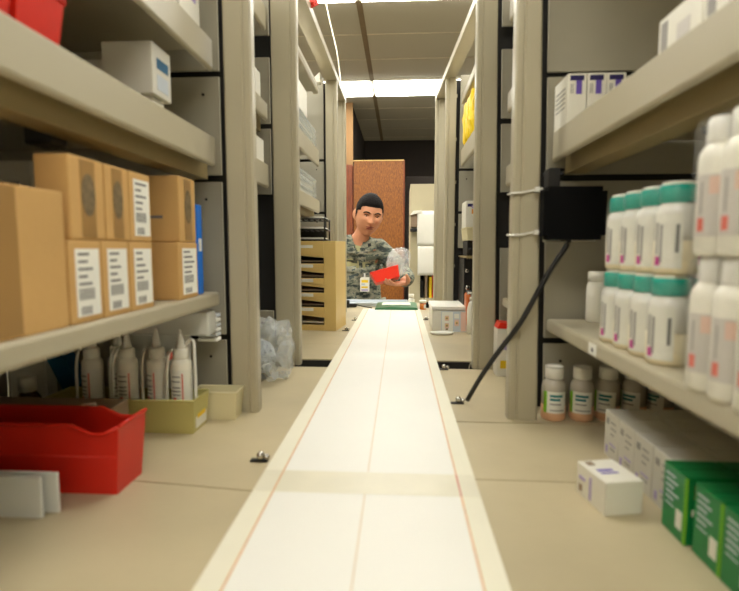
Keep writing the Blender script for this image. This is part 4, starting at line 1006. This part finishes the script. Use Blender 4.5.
for v in bm.verts:
    p = v.co.normalized(); q = head_point(p)
    hl = .060-.25*max(0, abs(q.x)-.035) if p.y < -.35 else (.052-(p.y+.35)/.5*.075 if p.y < .15 else -.023-(p.y-.15)*.055)
    sb = min(1, max(0, (abs(q.x)-.056)/.006)); hl -= sb*(.02 if p.y < -.3 else .03) if p.y < .1 else 0
    if q.z < hl-.003: kill.append(v)
    thick = .0035+.013*max(0, (q.z-.03)/.1)+.002*noise.noise(p*14)
    t_ = min(1, max(0, (q.z-hl)/.012)); v.co = q+Vector((p.x, p.y, p.z)).normalized()*thick*(.25+.75*t_)
bmesh.ops.delete(bm, geom=kill, context='VERTS')
for f in bm.faces: f.smooth = True
bmesh.ops.transform(bm, matrix=HM, verts=bm.verts[:]); part('hair', bm, 'hair', man)
# clothes
def fatter(names_, add, over=None):
    d = {}
    for n in names_:
        p, r = J[n]; r = tuple(x+add for x in r) if isinstance(r, tuple) else r+add
        d[n] = (p, r)
    if over: d.update(over)
    return d
jk = fatter(['pelvis', 'waist', 'chest', 'upper', 'shL', 'elL', 'foL', 'shR', 'elR', 'foR'], .022, dict(neck0=((-.234, 2.998, 1.285), .072), cuL=((.034, 2.765, 1.024), .043), cuR=((-.41, 2.83, .95), .044), hem=((-.27, 3.14, .74), (.185, .135))))
je = [('pelvis', 'hem'), ('pelvis', 'waist'), ('waist', 'chest'), ('chest', 'upper'), ('upper', 'neck0'), ('upper', 'shL'), ('shL', 'elL'), ('elL', 'foL'), ('foL', 'cuL'), ('upper', 'shR'), ('shR', 'elR'), ('elR', 'foR'), ('foR', 'cuR')]
def folds(co): 
    n = noise.noise(Vector((co.x*9, co.y*9, co.z*14)))+.5*noise.noise(Vector((co.x*24, co.y*20, co.z*26)))
    return co+V(0, -1, .2)*(n+.35)*.008
jb = remesh([skin_mesh(jk, je, 'waist')], .007, smooth=3, fn=folds)
# open neck: a V cut showing the undershirt
vx, vz = -.232, 1.16
kill = [v for v in jb.verts if v.co.y < 3.0 and v.co.z > vz+.02 and abs(v.co.x-(vx-.012)) < (v.co.z-vz-.02)*.42]
bmesh.ops.delete(jb, geom=kill, context='VERTS')
jacket = part('jacket', jb, 'camo', man)
tee = remesh([skin_mesh(fatter(['waist', 'chest', 'upper'], .008, dict(neck0=((-.233, 2.99, 1.262), .064))), [('waist', 'chest'), ('chest', 'upper'), ('upper', 'neck0')], 'waist')], .006, smooth=2)
part('undershirt', tee, 'tee', man)
# collar flaps, plackets, pockets, tapes lie on the jacket front: find its surface by ray
from mathutils.bvhtree import BVHTree
tmp = bmesh.new(); tmp.from_mesh(jacket.data); bmesh.ops.transform(tmp, matrix=MT[man], verts=tmp.verts[:]); bvh = BVHTree.FromBMesh(tmp)
def chest_pt(x, z, lift=.004):
    h = bvh.ray_cast(V(x, 2.2, z), V(0, 1, 0))
    return (h[0] if h[0] else V(x, 2.92, z))+V(0, -lift, 0)
def patch(poly_grid, lift, th, m, name, label=None):
    """poly_grid: function (u, v) -> (x, z)"""
    bm = bmesh.new(); n_ = 8
    A = [[chest_pt(*poly_grid(a/n_, b/n_), lift) for a in range(n_+1)] for b in range(n_+1)]
    Fv = [[bm.verts.new(p) for p in r_] for r_ in A]; Bv = [[bm.verts.new(p+V(0, th, 0)) for p in r_] for r_ in A]
    for b in range(n_):
        for a in range(n_):
            bm.faces.new((Fv[b][a], Fv[b][a+1], Fv[b+1][a+1], Fv[b+1][a])); bm.faces.new((Bv[b][a], Bv[b+1][a], Bv[b+1][a+1], Bv[b][a+1]))
    for k in range(n_):
        bm.faces.new((Fv[0][k], Bv[0][k], Bv[0][k+1], Fv[0][k+1])); bm.faces.new((Fv[n_][k], Fv[n_][k+1], Bv[n_][k+1], Bv[n_][k]))
        bm.faces.new((Fv[k][0], Fv[k+1][0], Bv[k+1][0], Bv[k][0])); bm.faces.new((Fv[k][n_], Bv[k][n_], Bv[k+1][n_], Fv[k+1][n_]))
    for f in bm.faces: f.smooth = False
    return part(name, bm, m, man, label=label)
def quad(p00, p10, p11, p01):
    return lambda u, v: tuple((p00[i]*(1-u)+p10[i]*u)*(1-v)+(p01[i]*(1-u)+p11[i]*u)*v for i in (0, 1))
patch(quad((-.325, 1.175), (-.232, 1.168), (-.258, 1.205), (-.315, 1.225)), .022, .008, 'camo', 'collar')
patch(quad((-.208, 1.175), (-.135, 1.195), (-.145, 1.245), (-.178, 1.268)), .022, .008, 'camo', 'collar')
patch(quad((-.186, 1.205), (-.168, 1.212), (-.172, 1.230), (-.188, 1.223)), .026, .003, 'thread', 'rank_mark')
patch(quad((-.243, .86), (-.222, .86), (-.222, 1.165), (-.243, 1.165)), .007, .004, 'camo', 'placket')
patch(quad((-.375, 1.107), (-.252, 1.107), (-.252, 1.129), (-.375, 1.129)), .008, .004, 'tapec', 'service_tape')
patch(quad((-.20, 1.125), (-.10, 1.135), (-.10, 1.155), (-.20, 1.147)), .008, .004, 'tapec', 'name_tape')
patch(quad((-.37, 1.06), (-.26, 1.06), (-.26, 1.095), (-.37, 1.095)), .008, .004, 'camo', 'pocket_flap')
patch(quad((-.205, 1.07), (-.10, 1.08), (-.10, 1.115), (-.205, 1.108)), .008, .004, 'camo', 'pocket_flap')
for txt, x, z in (('U.S. AIR FORCE', -.372, 1.1115),):
    fc = bpy.data.curves.new('lettering', 'FONT'); fc.body = txt; fc.size = .017; fc.extrude = .0006
    fo = bpy.data.objects.new('lettering', fc); COL.objects.link(fo); bpy.context.view_layer.update()
    me = bpy.data.meshes.new_from_object(fo.evaluated_get(bpy.context.evaluated_depsgraph_get())); bpy.data.objects.remove(fo)
    bm = bmesh.new(); bm.from_mesh(me)
    for v in bm.verts:
        X, Z, D = x+v.co.x*.86, z+v.co.y, v.co.z; p = chest_pt(X, Z, .0095); v.co = Vector((X, p.y-D, Z))
    part('lettering', bm, 'thread', man)
tr = remesh([skin_mesh(fatter(['pelvis', 'hiL', 'knL', 'hiR', 'knR'], .016, dict(anL=((-.17, 3.15, .14), .06), anR=((-.37, 3.15, .14), .06))), [('pelvis', 'hiL'), ('hiL', 'knL'), ('knL', 'anL'), ('pelvis', 'hiR'), ('hiR', 'knR'), ('knR', 'anR')], 'pelvis')], .009, smooth=3)
part('trousers', tr, 'camo', man)
for s_ in ('L', 'R'):
    x = J['an'+s_][0][0]; part('boot', remesh([skin_mesh(dict(a=((x, 3.15, .17), .055), b=((x, 3.155, .055), .052), c=((x, 3.02, .045), .046), d=((x, 2.975, .04), .038)), [('a', 'b'), ('b', 'c'), ('c', 'd')], 'b')], .006, fn=lambda c: Vector((c.x, c.y, max(c.z, .002)))), 'boot', man)
# badge, bin and bag
bp_ = chest_pt(-.225, 1.0, .012)
t = root('identity_badge', 'white identity card with yellow stripe clipped to the man\'s jacket', 'badge', (bp_.x, bp_.y, .94))
bx0 = -.237; yb_ = min(chest_pt(x_, z_).y for x_ in (-.237, -.21, -.181) for z_ in (.94, .98, 1.02))-.003
bm = bmesh.new(); box(bm, bx0, bx0+.056, yb_, yb_+.002, .94, 1.027, bev=.0008); part('card', bm, 'label', t)
part('print', rects((bx0, yb_, .94), (1, 0, 0), (0, 0, 1), [(.008, .048, .054, .070, 0), (.008, .03, .038, .05, 1), (.008, .046, .022, .032, 0), (.008, .048, .006, .014, 2)]), ['yellowp', 'bluegrey', 'lilac'], t)
bm = bmesh.new(); box(bm, bx0+.022, bx0+.032, yb_+.001, yb_+.004, 1.025, 1.05, bev=.001); part('clip', bm, 'frost', t)
bt = root('hand_bin', 'red plastic bin held tilted in the man\'s hand', 'bin', (-.066, 2.6, 1.035), rot=Euler((math.radians(-14), math.radians(-15), math.radians(8))))
W, D, H, th = .148, .09, .058, .0025
bm = bmesh.new()
lo = [(-W/2+.016, 0, 0), (W/2-.006, 0, 0), (W/2-.006, D, 0), (-W/2+.016, D, 0)]; up = [(-W/2, -.012, H), (W/2, -.012, H), (W/2, D+.006, H), (-W/2, D+.006, H)]
ui = [(x*.96, y+(th if y < D/2 else -th), z) for x, y, z in up]; li = [(x*.96, y+(th if y < D/2 else -th), z+th) for x, y, z in lo]
R_ = [[bm.verts.new(p) for p in r_] for r_ in (lo, up, ui, li)]
for a, b in zip(R_, R_[1:]):
    for i in range(4): bm.faces.new((a[i], a[(i+1) % 4], b[(i+1) % 4], b[i]))
bm.faces.new(R_[0][::-1]); bm.faces.new(R_[3]); part('bin_body', bm, 'redp', bt, local=True)
bm = bmesh.new(); tube(bm, [Vector(p) for p in up+[up[0]]], .0022, n=8); part('rim', bm, 'redp', bt, local=True)
bagm = bmesh.new(); rings = []
for z, r_ in ((1.062, .036), (1.085, .05), (1.115, .061), (1.145, .063), (1.17, .054), (1.188, .04), (1.198, .02)):
    rings.append([bagm.verts.new((-.012+(z-1.06)*.12+r_*math.cos(i*PI/14)*(1+.10*math.cos(i*PI/14*3+z*20)), 2.67+.75*r_*math.sin(i*PI/14)*(1+.12*math.sin(i*PI/14*5+z*30)), z+.006*math.sin(i*PI/14*4+z*50))) for i in range(28)])
for A_, B_ in zip(rings, rings[1:]):
    for i in range(28): bagm.faces.new((A_[i], A_[(i+1) % 28], B_[(i+1) % 28], B_[i]))
bagm.faces.new(rings[-1])
o = solo('plastic_bag', bagm, 'bag', 'clear plastic bag standing in the red bin in the man\'s hand', 'bag')
